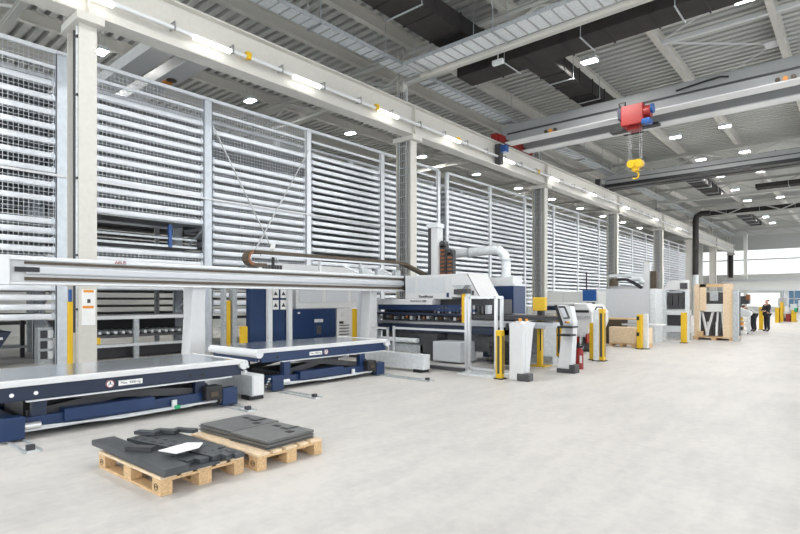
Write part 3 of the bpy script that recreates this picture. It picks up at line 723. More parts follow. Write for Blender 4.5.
# ------------------------------------------------------------ pallets and cut parts
def pallet(label, x0, y0, rot, L=1.28, W=.84, Hh=.165):
    M = Matrix.Translation((x0, y0, 0)) @ Matrix.Rotation(rot, 4, 'Z')
    t = thing('wooden_pallet', label, 'pallet', (x0, y0, 0), 'wooden pallets on the floor')
    def b(nm, *a): return MB().box(*a, M=M).build(nm, 'wood', t, .003)
    for i in range(5):
        w = .15 if i % 2 == 0 else .11; yy = i*(W-.15)/4+(0 if i % 2 == 0 else .02)
        MB().box(0, L, yy, yy+w, Hh-.024, Hh, M=M).build('deck_board', 'wood_pale', t, .003)
    for x in (0, L/2-.075, L-.15): b('cross_board', x, x+.15, 0, W, Hh-.048, Hh-.025)
    for x in (0, L/2-.075, L-.15):
        for y, w in ((0, .11), (W/2-.06, .13), (W-.11, .11)): b('block', x, x+.15, y, y+w, .024, Hh-.049)
    for y, w in ((0, .11), (W/2-.06, .13), (W-.11, .11)): b('bottom_board', 0, L, y, y+w, 0, .023)
    for x in (.075, L-.075):
        rr = [M @ Vector((x+.033*math.cos(2*PI*i/16), -.002, .07+.028*math.sin(2*PI*i/16))) for i in range(17)]
        MB().tube(rr, .003, 5).build('stamp', 'brown', t)
        q = M @ Vector((x, -.003, .07)); text('EUR', .026, 'brown', Matrix.Translation(q) @ Matrix.Rotation(rot, 4, 'Z') @ Matrix.Rotation(PI/2, 4, 'X'), 'stamp_lettering', t, .0005)
    return t
pallet('wooden pallet nearer the camera carrying dark folded steel parts', -5.84, 2.06, .03)
pallet('wooden pallet behind the first, carrying two stacks of grey plates', -5.80, 3.02, .01, 1.3, .84)
PZ = .166
def channel(label, x, y, z, L, W, hh, rot, m='plate_dark', name='folded_steel_part', holes=(), group='dark folded steel parts on the near pallet', tilt=0):
    M = Matrix.Translation((x, y, z)) @ Matrix.Rotation(rot, 4, 'Z') @ Matrix.Rotation(tilt, 4, 'Y')
    t = thing(name, label, 'steel part', (x, y, z), group)
    MB().box(0, L, 0, W, hh-.008, hh, M=M).build('top_sheet', m, t)
    MB().box(0, L, 0, .006, 0, hh-.006, M=M).build('front_flange', m, t); MB().box(0, L, W-.006, W, 0, hh-.006, M=M).build('rear_flange', m, t)
    MB().box(L-.006, L, .006, W-.006, 0, hh-.006, M=M).build('end_flange', m, t); MB().box(0, .006, .006, W-.006, 0, hh-.006, M=M).build('end_flange', m, t)
    for (hx, hy, hw) in holes: MB().box(hx, hx+hw, hy, hy+hw*.6, hh, hh+.002, M=M).build('cutout', 'black', t)
    return t
channel('long dark steel channel along the front edge of the near pallet', -6.03, 2.06, PZ+.026, 1.54, .22, .052, .03)
channel('flat dark steel panel lying under the long channel', -5.75, 2.09, PZ, 1.22, .54, .026, .02)
channel('dark panel with sawtooth edge and two rows of slots, rear of the near pallet', -5.86, 2.34, PZ+.03, .95, .24, .04, .2, holes=[(.05+.14*i, .04, .05) for i in range(6)]+[(.1+.14*i, .15, .05) for i in range(5)])
channel('dark sheet lying behind the slotted panel at the rear of the near pallet', -5.8, 2.6, PZ+.03, 1.0, .22, .035, .06)
for i, (x, y, r) in enumerate(((-5.95, 2.45, .5), (-5.86, 2.62, .5), (-5.74, 2.78, .45))):
    channel('small dark bracket poking up at the left rear of the near pallet, '+('lowest', 'middle', 'highest')[i], x, y, PZ+.075, .26, .09, .035, r, name='steel_bracket', group='small dark brackets on the near pallet')
channel('small black ribbed bracket lying across the long channel', -5.36, 2.12, PZ+.08, .28, .09, .04, .55, m='dark', name='steel_bracket', group='small dark brackets on the near pallet')
wl = ['left front', 'second from the left', 'middle', 'second from the right', 'rightmost']
for i, (x, y, r, L) in enumerate(((-5.02, 2.25, .28, .42), (-4.98, 2.38, .22, .42), (-4.93, 2.55, .12, .36), (-4.84, 2.66, .1, .34), (-4.75, 2.76, .05, .28))):
    channel('dark folded bracket with slots at the right of the near pallet, '+wl[i], x, y, PZ+.028, L, .1, .042, r, name='steel_bracket', holes=[(.06, .03, .03), (.17, .04, .03)], group='small dark brackets on the near pallet')
a = [at(x, y, Z=PZ+.12) for x, y in ((158, 451), (187, 443), (203, 443), (199, 448), (176, 454))]
one(MB().prism(a, (0, 0, .006)), 'paper_sheet', 'paper', 'white paper sheet lying on the dark parts of the near pallet', 'paper')
# cut plates on the second pallet
PM = Matrix.Translation((-5.82, 3.12, 0)) @ Matrix.Rotation(.06, 4, 'Z')
def plate(label, x, y, z, L, W, holes, group):
    t = thing('steel_plate', label, 'plate', (x, y, z), group)
    M = PM @ Matrix.Translation((x, y, z)); MB().box(0, L, 0, W, 0, .012, M=M).build('plate_sheet', 'plate_grey', t)
    if holes:
        for hx, hy, a, b in holes: MB().box(hx, hx+a, hy, hy+b, .012, .0145, M=M).build('cutout', 'black', t)
ln = ['lowest', 'second from the bottom', 'third from the bottom', 'second from the top', 'topmost']
for i in range(5):
    z = PZ+.002+i*.019; j = (-1)**i*.006
    hs = [(.12, .48, .1, .06), (.28, .46, .12, .05), (.36, .52, .05, .12), (.45, .38, .09, .08)] if i == 4 else None
    plate('grey steel plate in the left stack on the rear pallet, '+ln[i], j, .02+j, z, .6, .66, hs, 'grey plates in the left stack')
    plate('grey steel plate in the right stack on the rear pallet, '+ln[i], j+.62, .0-j, z, .64, .64, hs, 'grey plates in the right stack')

# ------------------------------------------------------------ punching machine
MY = 12.0
t = thing('punching_machine', 'white and blue sheet punching machine at the end of the loader beam', 'machine', (-9, 13, 0))
hx0 = at(405, 280, Y=MY).x; hx1 = at(452, 280, Y=MY).x
MB().box(hx0, hx1, MY, MY+1.6, 1.72, 2.42).build('head_body', 'machine_white', t, .03)
MB().box(at(376, 300, Y=MY-.1).x, at(432, 300, Y=MY-.1).x, MY-.1, MY+1, 1.56, 1.73).build('lower_cover', 'machine_white', t, .02)
for a, b in ((407.5, 415), (417.5, 445)):
    MB().box(at(a, 280, Y=MY).x, at(b, 280, Y=MY).x, MY-.012, MY, 1.9, 2.34).build('vent_panel', 'panel_grey', t)
MB().box(at(446.8, 280, Y=MY).x, at(449, 280, Y=MY).x, MY-.015, MY, 1.78, 1.9).build('blue_badge', 'blue', t)
text('SheetMaster', .105, 'dark', face_y((at(426, 296, Y=MY).x, MY-.005, 1.80)), 'name_lettering', t, bold=True)
text('TRUPUNCH 5000', .08, 'dark', face_y((at(418, 300, Y=MY-.11).x, MY-.108, 1.665)), 'name_lettering', t)
# sloped hood on the right
xa = at(452, 280, Y=MY).x; xb = at(468, 280, Y=MY).x; xc = at(480, 298, Y=MY).x
MB().prism([(xa, MY-.05, 1.78), (xa, MY-.05, 2.42), (xb, MY-.05, 2.42), (xc, MY-.05, 1.80), (xc, MY-.05, 1.74)], (0, 1.05, 0)).build('sloped_hood', 'machine_white', t, .02)
MB().bar((xb+.01, MY-.05, 2.41), (xc+.01, MY-.05, 1.80), .014, .014).build('hood_seam', 'black', t)
MB().box(at(473, 280, Y=MY).x, at(475, 280, Y=MY).x, MY-.07, MY-.05, 1.83, 1.95).build('hood_badge', 'dark', t)
MB().prism([(at(458, 284, Y=MY).x, MY-.3, 2.1), (at(472, 284, Y=MY).x, MY-.3, 2.1), (at(468, 284, Y=MY).x, MY-.3, 1.98), (at(462, 284, Y=MY).x, MY-.3, 1.98)], (0, .25, 0)).build('lamp_bracket', 'galv', t)
MB().box(at(459, 284, Y=MY).x, at(468, 284, Y=MY).x, MY-.25, MY-.1, 1.85, 1.99).build('head_bracket', 'dark', t)
# table stack: blue band, dark mechanics, beige ledge
X0, X1 = at(378, 310, Y=MY).x, at(470, 310, Y=MY).x
MB().box(X0, X0+3.2, MY, MY+1.4, 1.4, 1.56).build('blue_band', 'blue', t, .01)
MB().box(X0-.18, X1, MY-.12, MY+1.3, 1.27, 1.33).build('blue_band', 'navy', t, .01)
MB().box(X0, X1+.6, MY+.3, MY+1.2, 1.3, 1.72).build('dark_mechanics', 'dark', t)
MB().box(X0, X1+.9, MY+.2, MY+1.2, .3, 1.3).build('machine_base', 'shadow_steel', t)
random.seed(4)
for k in range(22):
    x = X0+.1+k*.155; MB().box(x, x+random.uniform(.03, .1), MY-.06, MY+.1, 1.12+random.uniform(0, .07), 1.2+random.uniform(0, .05)).build('gripper', ('galv', 'dark', 'steel', 'copper')[k % 4], t)
for k in range(14):
    x = X0+2.2+k*.13; MB().box(x, x+.07, MY-.02, MY+.2, 1.33, 1.42+random.uniform(0, .15)).build('tool_holder', ('shadow_steel', 'steel', 'dark')[k % 3], t)
MB().box(X0+2.3, X1+.2, MY-.06, MY+.2, 1.38, 1.45).build('blue_rail', 'blue', t)
MB().box(X0, X1+2.2, MY-.05, MY+1.1, 1.0, 1.08).build('ledge', 'steel', t, .01)
MB().box(X0, X1+.9, MY-.02, MY+1.1, .78, .98).build('apron', 'navy', t)
MB().box(X0-.05, X0+.02, MY-.1, MY+.1, 0, 1.6).build('side_post', 'panel_grey', t)
MB().box(X1-.2, X1+2.4, MY-.1, MY+.5, 1.08, 1.16).build('table_edge', 'steel', t); MB().box(X1+.1, X1+2.5, MY+.0, MY+1.1, 1.2, 1.3).build('table_top', 'dark', t)
# lower compartment
MB().box(-9.4, -8.8, MY-.3, MY+.4, .1, .75).build('lower_box', 'dark', t); MB().box(-8.8, -7.9, MY-.5, MY+.3, .05, .58).build('lower_bin', 'panel_grey', t, .02)
mbx = MB().cyl((-11.2, MY-.4, .55), (-9.4, MY-.4, .55), .07, 10); mbx.build('pipe', 'galv_light', t, smooth=True)
MB().box(-11.3, -9.3, MY-.3, MY, .2, .42).build('lower_cover', 'galv', t)
# lower rows of black slatted tray under right
mb = MB()
for k in range(12): mb.box(-7.0, -6.2, MY-.6, MY-.2, .12+.05*k, .14+.05*k)
mb.build('slatted_shelf', 'dark', t)
# vertical mast with chain behind
q = at(428, 275, Y=13.2)
m2 = thing('loader_mast', 'white and dark vertical mast with copper cable chains, on the punching machine', 'mast', (q.x, q.y, 2.43))
x0 = at(428, 240, Y=13.2).x; x1 = at(438, 240, Y=13.2).x
zt = at(430, 225, Y=13.2).z
MB().box(x0, x0+.12, 13.2, 13.5, 2.43, zt).build('dark_rail', 'dark', m2); MB().box(x0+.12, x1-.03, 13.2, 13.5, 2.43, zt).build('mast_profile', 'machine_white', m2, .01)
MB().box(x0-.02, x1+.02, 13.15, 13.5, zt-.1, zt+.03).build('mast_cap', 'galv_light', m2)
for a, b, zz in ((439, 445, 3.45), (446.5, 452, 3.2)):
    xx0 = at(a, 240, Y=13.3).x; xx1 = at(b, 240, Y=13.3).x
    mb = MB().box(xx0, xx1, 13.35, 13.5, 2.43, zz); mb.cyl(((xx0+xx1)/2, 13.3, zz-.02), ((xx0+xx1)/2, 13.5, zz-.02), (xx1-xx0)/2, 14)
    mb.build('chain_channel', 'dark', m2); z = 2.5
    while z < zz: MB().box(xx0+.03, xx1-.03, 13.3, 13.36, z, z+.055).build('chain_link', 'copper', m2); z += .12
# extraction pipe
pp = [at(448, 254, Y=14.6), at(470, 252.5, Y=14.6), at(492, 250, Y=14.6)]
zz = pp[-1].z; ex = pp[-1].x
pts = pp+[Vector((ex+.25, 14.6, zz-.02)), Vector((ex+.43, 14.6, zz-.18)), Vector((ex+.5, 14.6, zz-.4)), Vector((ex+.5, 14.6, 2.35))]
t = thing('extraction_pipe', 'silver extraction pipe bending down behind the punching machine', 'pipe', (ex, 14.6, 2.4))
MB().tube(pts, .15, 16).build('pipe', 'galv_light', t, smooth=True)
for p_ in (pp[1], Vector((ex+.5, 14.6, 2.9))):
    MB().tube([p_-Vector((.03, 0, 0)), p_+Vector((.03, 0, 0))], .17, 16).build('pipe_collar', 'galv', t) if p_ is pp[1] else MB().cyl(p_, p_+Vector((0, 0, .06)), .17, 16).build('pipe_collar', 'galv', t)
MB().box(ex+.1, ex+.9, 14.3, 14.9, 2.1, 2.4).build('connector_box', 'machine_white', t)
# blue machine cabinet
q0 = at(489, 300, Y=14.0).x; q1 = at(513.5, 300, Y=14.0).x
t = thing('blue_cabinet', 'tall blue cabinet with two small white labels right of the punching machine hood', 'cabinet', (q0, 15, 0))
MB().box(q0, q1, 14.0, 14.75, 0, 2.12).build('body', 'blue', t, .012)
MB().box(q0, q1+.02, 13.99, 14.8, 2.12, 2.19).build('top_cap', 'galv_light', t)
MB().box(at(500, 300, Y=14).x, at(502, 300, Y=14).x, 13.985, 14.0, 1.66, 1.74).build('white_label', 'paper', t)
MB().box(at(499.7, 300, Y=14).x, at(502.4, 300, Y=14).x, 13.985, 14.0, 1.45, 1.58).build('white_label', 'paper', t)
MB().box(q0, q1+.3, 13.65, 14.75, 0, .95).build('lower_body', 'blue', t, .012)

# ------------------------------------------------------------ aluminium guard fences
def bars(t, segs, w=.05, nm='frame_bar', m='alu'):
    for a, b in segs: MB().bar(a, b, w, w).build(nm, m, t)
FY = 10.4
fx = [at(394, 350, Y=FY).x, at(466, 350, Y=FY).x]
t = thing('guard_fence', 'low aluminium guard fence with clear pane in front of the punching machine', 'fence', ((fx[0]+fx[1])/2, FY, 0), 'aluminium guard fences')
bars(t, [((fx[0], FY, 0), (fx[0], FY, 1.02)), ((fx[0]-.22, FY, 0), (fx[0]-.22, FY, .98)), ((fx[1], FY, .0), (fx[1], FY, .98)), ((fx[0], FY, .97), (fx[1], FY, .97)), ((fx[0], FY, .1), (fx[1], FY, .1)), ((fx[0]-.8, FY, .95), (fx[0]-.2, FY, .95))])
MB().box(fx[0]+.03, fx[1]-.03, FY-.004, FY+.004, .13, .94).build('clear_pane', 'glass', t)
MB().box(fx[0]+1.2, fx[1], FY-.1, FY-.02, .02, .1).build('base_profile', 'dark', t)
gx = [at(469.5, 350, Y=FY).x, at(496, 350, Y=FY).x]; ym = FY+1.5
t = thing('guard_fence', 'tall aluminium guard frame with sloping white top beside the yellow light post', 'fence', ((gx[0]+gx[1])/2, FY, 0), 'aluminium guard fences')
bars(t, [((gx[0], FY, 0), (gx[0], FY, 1.78)), ((gx[1], FY, 0), (gx[1], FY, 1.78)), ((gx[0], FY, .12), (gx[1], FY, .12)), ((gx[0], FY, 1.76), (gx[1], FY, 1.76)), ((gx[1], FY+.25, 0), (gx[1], FY+.25, 1.78)), ((gx[1], FY, 1.76), (gx[1], FY+.25, 1.76)), ((gx[0]-.09, FY, 0), (gx[0]-.09, FY, 1.78))], .06)
MB().box(gx[0]+.03, gx[1]-.03, FY-.004, FY+.004, .15, 1.73).build('clear_pane', 'glass', t)
MB().box(gx[0]-.1, gx[1]+.1, FY-.35, FY+.4, 0, .035).build('base_plate', 'galv_light', t)
# yellow light curtain hung at the machine head
x = at(465, 300, Y=11.2).x
t = thing('light_curtain', 'yellow light curtain hanging beside the machine head', 'light curtain', (x, 11.2, 1.15))
MB().box(x-.07, x+.05, 11.15, 11.27, 1.12, 1.86).build('housing', 'yellow', t, .01); MB().box(x+.05, x+.1, 11.15, 11.27, .5, 1.98).build('mounting_post', 'galv_light', t)
MB().box(x-.09, x-.07, 11.17, 11.25, 1.12, 1.86).build('lens_strip', 'red', t)
MB().box(x-.2, x+.12, 11.12, 11.3, 1.86, 1.98).build('bracket', 'dark', t)
# yellow light post with white column
q = at(500, 379, Z=0)
post('yellow light post standing in front of the white tapered stand', q.x, q.y, 1.05, .14, base=True)
q1_, q2_ = at(504, 381, Z=0), at(514, 381, Z=0)
t = thing('mirror_stand', 'white tapered stand with orange buttons beside the yellow light post', 'stand', (q2_.x, q2_.y, 0))
xl = q1_.x+.0; Yb = q.y+.02
MB().prism([(xl, Yb, 0), (xl, Yb+.28, 0), (xl, Yb+.5, 1.1), (xl, Yb+.62, 1.2), (xl, Yb+.3, 1.25), (xl, Yb, 1.2)], (.32, 0, 0)).build('stand_body', 'machine_white', t, .02)
MB().box(xl+.318, xl+.322, Yb+.1, Yb+.14, .1, 1.0).build('groove', 'panel_grey', t)
MB().cyl((xl+.18, Yb+.15, 1.25), (xl+.18, Yb+.15, 1.31), .035, 10).build('button', 'orange', t); MB().cyl((xl+.2, Yb+.4, 1.22), (xl+.2, Yb+.4, 1.29), .03, 10).build('button', 'orange', t)
MB().cyl((xl-.1, Yb+.1, 1.05), (xl-.1, Yb+.1, 1.2), .035, 8).build('plug', 'black', t)
bx = at(511, 380, Z=0); ex_ = at(523, 381, Z=0)
one(MB().box(bx.x+.14, bx.x+.42, bx.y-.02, bx.y+.2, 0, .16), 'foot_pedal_box', 'shadow_steel', 'small dark box on the floor at the foot of the white stand', 'box', None, .02)

# yellow column with square box
q = at(541, 366, Z=0)
t = thing('sensor_column', 'yellow column with a large square yellow box on top', 'column', (q.x, q.y, 0))
MB().box(q.x-.09, q.x+.04, q.y-.06, q.y+.06, .03, 1.25).build('column', 'yellow', t, .01)
MB().box(q.x-.07, q.x+.07, q.y-.07, q.y+.07, 1.25, 1.42).build('neck', 'black', t)
MB().box(q.x-.2, q.x+.14, q.y-.07, q.y+.07, 1.42, 1.77).build('square_box', 'yellow', t, .02)
MB().box(q.x-.2, q.x+.2, q.y-.2, q.y+.2, 0, .03).build('foot_plate', 'yellow', t)
MB().box(q.x+.0, q.x+.03, q.y-.064, q.y-.06, .4, 1.2).build('stripe', 'black', t)
t = thing('conveyor_table', 'grey conveyor table between the stand and the control terminal', 'table', (-6.6, 13.6, 0))
x0 = at(505, 330, Y=13.4).x; x1 = at(556, 330, Y=13.4).x
MB().box(x0, x1, 13.4, 14.6, 1.14, 1.2).build('table_top', 'steel', t, .01); MB().box(x0, x1-.1, 13.35, 13.4, .98, 1.12).build('front_rail', 'dark', t)
MB().box(x0, x1, 13.3, 13.35, 1.2, 1.32).build('white_rail', 'machine_white', t)
MB().box(x0, x1-1.2, 13.6, 14.5, .1, .9).build('blue_base', 'blue', t); MB().box(x1-.9, x1-.5, 13.7, 14.5, 0, 1.1).build('leg', 'galv', t)
MB().box(x0, x1, 13.2, 13.5, 0, .2).build('kick_plate', 'galv', t)
for k in range(5): MB().cyl((x0+.3+.4*k, 13.33, 1.06), (x0+.3+.4*k, 13.29, 1.06), .05, 10).build('knob', 'copper', t)
q = at(552, 357, Z=0); post('yellow post with slots, left of the pair behind the control terminal', q.x, q.y, 1.28, .16)
q = at(560, 357, Z=0); post('yellow post with slots, right of the pair behind the control terminal', q.x, q.y, 1.26, .16)

# control terminal
q = at(556, 372, Z=0); Yk = q.y
t = thing('control_terminal', 'leaning white control terminal with a dark-framed screen and keyboard shelf', 'terminal', (q.x, q.y, 0))
X_ = lambda px: at(555+(px-555)*.84, 340, Y=Yk).x
Z_ = lambda py: at(565, py, Y=Yk).z
MB().prism([(X_(557.5), Yk, 0), (X_(574), Yk, 0), (X_(577), Yk, Z_(322)), (X_(573), Yk, Z_(306)), (X_(556.5), Yk, Z_(305)), (X_(563.5), Yk, Z_(324))], (0, .25, 0)).build('body', 'machine_white', t, .015)
MB().prism([(X_(554.5), Yk-.02, Z_(305)), (X_(557.5), Yk-.02, Z_(305)), (X_(565), Yk-.02, Z_(324)), (X_(563), Yk-.02, Z_(329))], (0, .24, 0)).build('side_trim', 'black', t)
MB().prism([(X_(559), Yk-.03, Z_(306)), (X_(567), Yk-.03, Z_(306)), (X_(573), Yk-.03, Z_(318)), (X_(566), Yk-.03, Z_(319))], (0, .03, 0)).build('screen_frame', 'dark', t)
MB().prism([(X_(560.6), Yk-.04, Z_(308)), (X_(566.4), Yk-.04, Z_(308)), (X_(570.8), Yk-.04, Z_(317)), (X_(566), Yk-.04, Z_(317.5))], (0, .01, 0)).build('screen', 'panel_grey', t)
MB().prism([(X_(566), Yk-.05, Z_(320)), (X_(574), Yk-.05, Z_(319)), (X_(575), Yk-.05, Z_(324)), (X_(567), Yk-.05, Z_(325))], (0, .05, 0)).build('keypad', 'panel_grey', t)
for k in range(3): MB().cyl((X_(569.5+k*1.6), Yk-.05, Z_(322)), (X_(569.5+k*1.6), Yk-.09, Z_(322)), .022, 8).build('button', ('red', 'orange', 'yellow')[k], t)
for zz, xe in ((Z_(326), 583), (Z_(334), 581)):
    MB().box(X_(565), X_(xe), Yk-.35, Yk-.02, zz-.03, zz+.01).build('shelf', 'black', t, .005)
MB().box(X_(558), X_(575), Yk-.06, Yk+.25, 0, .1).box(X_(572), X_(579), Yk-.02, Yk+.25, 0, .2).build('plinth', 'dark', t, .01)
# fire extinguisher
q = at(579.5, 369, Z=0)
t = thing('fire_extinguisher', 'red fire extinguisher on the floor beside the control terminal', 'fire extinguisher', (q.x, q.y, 0))
mb = MB(); prof = [(.0, .0), (.075, .0), (.085, .03), (.085, .42), (.07, .47), (.03, .5)]
mb.cyl((q.x, q.y, 0), (q.x, q.y, .44), .095, 18); mb.cyl((q.x, q.y, .44), (q.x, q.y, .52), .095, 18, .035); mb.build('tank', 'red', t, smooth=True)
MB().box(q.x-.02, q.x+.09, q.y-.02, q.y+.02, .52, .58).box(q.x-.02, q.x+.12, q.y-.015, q.y+.015, .6, .62).build('valve_handle', 'black', t)
MB().tube([(q.x-.02, q.y, .55), (q.x-.12, q.y-.02, .48), (q.x-.12, q.y-.05, .2)], .014, 6).build('hose', 'black', t)
MB().box(q.x+.04, q.x+.098, q.y-.09, q.y-.085, .16, .34).build('label', 'paper', t)

# second machine (behind the terminal)
t = thing('bending_machine', 'white machine with black slots behind the control terminal', 'machine', (-7, 18, 0))
X2 = lambda px, Y=17.0: at(px, 320, Y=Y).x
Z2 = lambda py, Y=17.0: at(575, py, Y=Y).z
MB().box(X2(534), X2(575), 17.0, 18.5, Z2(314), Z2(303)).build('hood', 'machine_white', t, .02)
MB().box(X2(535), X2(572), 16.98, 17.0, Z2(310.5), Z2(306)).build('dark_slot', 'navy', t)
MB().prism([(X2(568), 17.0, Z2(330)), (X2(568), 17.0, Z2(304)), (X2(586), 17.0, Z2(304)), (X2(592), 17.0, Z2(312)), (X2(592), 17.0, Z2(322)), (X2(583), 17.0, Z2(345))], (0, 1.5, 0)).build('front_cover', 'machine_white', t, .02)
MB().box(X2(573), X2(589), 16.97, 17.0, Z2(312.5), Z2(310)).build('dark_slot', 'black', t); MB().box(X2(576), X2(591), 16.95, 17.0, Z2(318), Z2(315.5)).build('grey_rail', 'galv', t)
MB().box(X2(530), X2(575), 17.2, 18.6, .9, Z2(314)).build('grey_body', 'galv', t); MB().box(X2(570), X2(590), 17.1, 18.4, .05, .8).build('lower_mechanics', 'shadow_steel', t)
for k in range(6): MB().box(X2(572+3*k), X2(573.5+3*k), 16.9, 17.1, .1+.1*(k % 3), .5+.1*(k % 2)).build('fitting', ('galv_light', 'dark', 'red')[k % 3], t)
t = thing('white_cabinet', 'cream cabinet panels behind the blue-screen machine', 'cabinet', (-9, 21, 0))
MB().box(at(547, 300, Y=21.5).x, at(598, 300, Y=21.5).x, 21.5, 22.5, 0, 2.05).build('body', 'wall_panel', t, .01)
for px in (563, 580): MB().box(at(px, 300, Y=21.5).x, at(px, 300, Y=21.5).x+.02, 21.49, 21.5, .1, 2.0).build('door_gap', 'galv', t)
q = at(589, 297, Y=18.8)
t = thing('hanging_screen', 'blue screen hanging on a thin arm in front of the white panel', 'screen', (q.x, q.y, q.z))
MB().box(at(582.5, 297, Y=18.8).x, at(596, 297, Y=18.8).x, 18.8, 18.88, at(589, 301, Y=18.8).z, at(589, 290, Y=18.8).z).build('screen_panel', 'screen', t, .01)
MB().box(at(586, 297, Y=18.8).x, at(595, 297, Y=18.8).x, 18.8, 18.84, at(589, 305, Y=18.8).z, at(589, 302.2, Y=18.8).z).build('lower_display', 'navy', t)
MB().cyl((at(586.5, 297, Y=18.84).x, 18.84, at(589, 291, Y=18.84).z), (at(586.5, 297, Y=18.84).x, 18.84, at(589, 272, Y=18.84).z), .025, 8).build('arm', 'black', t)

# yellow and grey pair of posts
q = at(592, 360, Z=0); post('thin yellow post, left of the yellow and grey posts by the bending machine', q.x, q.y, 1.05, .11, slot=False)
q = at(596.5, 361, Z=0); post('grey aluminium post between two yellow posts', q.x, q.y, 1.42, .13, m='galv_light', slot=False, group=None)
q = at(602, 361, Z=0); t = post('tall yellow post with dark slot and cable loop on top', q.x, q.y, 1.45, .16)
MB().tube([(q.x-.2, q.y, 1.4), (q.x-.15, q.y, 1.5), (q.x, q.y, 1.5), (q.x+.02, q.y, 1.4)], .02, 6).build('cable', 'black', t)
# big white panel
PY = 22.4; xl = at(597, 320, Y=PY).x; xr = at(656, 320, Y=PY).x
t = thing('blank_panel', 'large blank pale grey enclosure wall behind the wooden crates', 'panel', (xl, PY, 0))
MB().box(xl, xr-.21, PY, PY+.12, .02, at(630, 289, Y=PY).z).build('panel_sheet', 'panel_grey', t, .01)
MB().box(xr-.2, xr, PY-.05, PY+.95, 0, at(630, 289, Y=PY).z).build('end_wall', 'galv_light', t, .01)
MB().box(xl, xr, PY-.04, PY, 0, .12).build('base_trim', 'galv', t)
# wooden boxes on pallets before the panel
def crate(label, a, b, Y, z1, D=1.0):
    x0 = at(a, 340, Y=Y).x; x1 = at(b, 340, Y=Y).x; t = thing('wooden_crate', label, 'crate', ((x0+x1)/2, Y, 0), 'wooden crates before the blank panel')
    MB().box(x0, x1, Y, Y+D, .15, z1).build('box_body', 'wood_pale', t, .01)
    MB().box(x0, x1, Y, Y+D, .1, .145).build('pallet_deck', 'wood', t)
    for f in (0, .45, .9): MB().box(x0+(x1-x0)*f, x0+(x1-x0)*(f+.1), Y, Y+D, 0, .1).build('pallet_block', 'wood', t)
    return t
crate('pale wooden crate on a pallet left of the yellow bollard', 609, 634, 19.7, .72, .45)
crate('pale wooden crate on a pallet right of the yellow bollard', 639.5, 648.5, 19.9, .70, .5)
t = thing('wooden_crate', 'brown open crate behind the pale crates, next to the tall yellow post', 'crate', (at(608, 340, Y=20.8).x, 20.8, 0))
xa_ = at(605, 340, Y=20.8).x; MB().box(xa_, xa_+.6, 20.8, 21.6, 0, .95).build('box_body', 'brown', t, .01); MB().box(xa_-.02, xa_+1.3, 20.78, 21.62, .95, 1.0).build('lid', 'wood', t)
MB().box(xa_+.5, xa_+2, 20.9, 21.6, .73, .8).build('white_bag', 'white', t, .03)
q = at(640, 349, Z=0); t = post('yellow bollard with two black bands, in front of the wooden crates', q.x, q.y, 1.2, .17, slot=False)
for z in (.45, 1.0): MB().box(q.x-.09, q.x-.0, q.y-.09, q.y+.05, z, z+.13).build('black_band', 'black', t)
q = at(646, 349, Z=0); post('grey aluminium post right beside the banded yellow bollard', q.x, q.y, 1.22, .15, m='galv_light', slot=False, group=None)
q = at(684, 343, Z=0); post('yellow bollard in front of the grey machine frame', q.x, q.y, 1.2, .19, slot=False)
# loader of the second line behind the blank panel
GY = 25.0
t = thing('loader_mast', 'grey loader arm and mast with cable chain rising above the blank panel', 'mast', (at(646, 280, Y=GY).x, GY, 2))
xm0, xm1 = at(643.5, 280, Y=GY).x, at(649.5, 280, Y=GY).x
MB().box(xm0, xm1, GY, GY+.3, 0, at(646, 262, Y=GY).z).build('mast_profile', 'machine_white', t, .01)
MB().box(at(650.5, 280, Y=GY).x, at(656.5, 280, Y=GY).x, GY, GY+.3, 1.9, at(650, 271, Y=GY).z).build('chain_channel', 'brown', t)
MB().box(at(609, 280, Y=GY).x, xm0, GY, GY+.3, at(625, 276.5, Y=GY).z, at(625, 274, Y=GY).z).build('top_beam', 'galv_light', t)
MB().box(at(609, 280, Y=GY).x, xm0, GY+.1, GY+.3, 2.0, at(625, 286, Y=GY).z).build('lower_beam', 'machine_white', t)
a_ = [at(x, y, Y=GY-.1) for x, y in ((612, 280), (620, 279.5), (627, 279.5), (634, 283), (642, 288))]
mb = MB()
for u_, v_ in zip(a_[:-1], a_[1:]): mb.bar(u_, v_, .1, .13)
mb.build('cable_chain', 'black', t)
MB().cyl(at(614, 286, Y=GY-.05), at(614, 279, Y=GY-.05), .2, 12).build('reel', 'brown', t)
MB().tube([at(632, 279, Y=GY), at(640, 279, Y=GY), at(643, 283, Y=GY)], .12, 10).build('hose', 'galv_light', t)
# grey machine frame
SY = 24.8
t = thing('grey_machine', 'grey framed machine with dark mechanics right of the blank panel', 'machine', (at(677, 300, Y=SY).x, SY, 0))
X3 = lambda px: at(px, 300, Y=SY).x
Z3 = lambda py: at(677, py, Y=SY).z
MB().prism([(X3(664), SY, Z3(290)), (X3(667), SY, Z3(281)), (X3(686), SY, Z3(280)), (X3(686), SY, Z3(290))], (0, .6, 0)).build('hood', 'machine_white', t, .02)
MB().box(X3(680), X3(687), SY-.02, SY+.1, Z3(289), Z3(283)).build('dark_box', 'dark', t)
for px in (665, 687.5): MB().box(X3(px)-.07, X3(px)+.07, SY-.1, SY+.1, 0, Z3(290)).build('frame_post', 'galv_light', t)
MB().box(X3(665), X3(687), SY+.1, SY+.6, Z3(309), Z3(292)).build('mechanics', 'shadow_steel', t)
for a, b, c_, d_ in ((667, 672, 296, 305), (673, 678, 294, 306), (679, 684, 297, 304), (669, 682, 291, 293)): MB().box(X3(a), X3(b), SY, SY+.1, Z3(d_), Z3(c_)).build('fitting', ('steel', 'dark', 'galv')[a % 3], t)
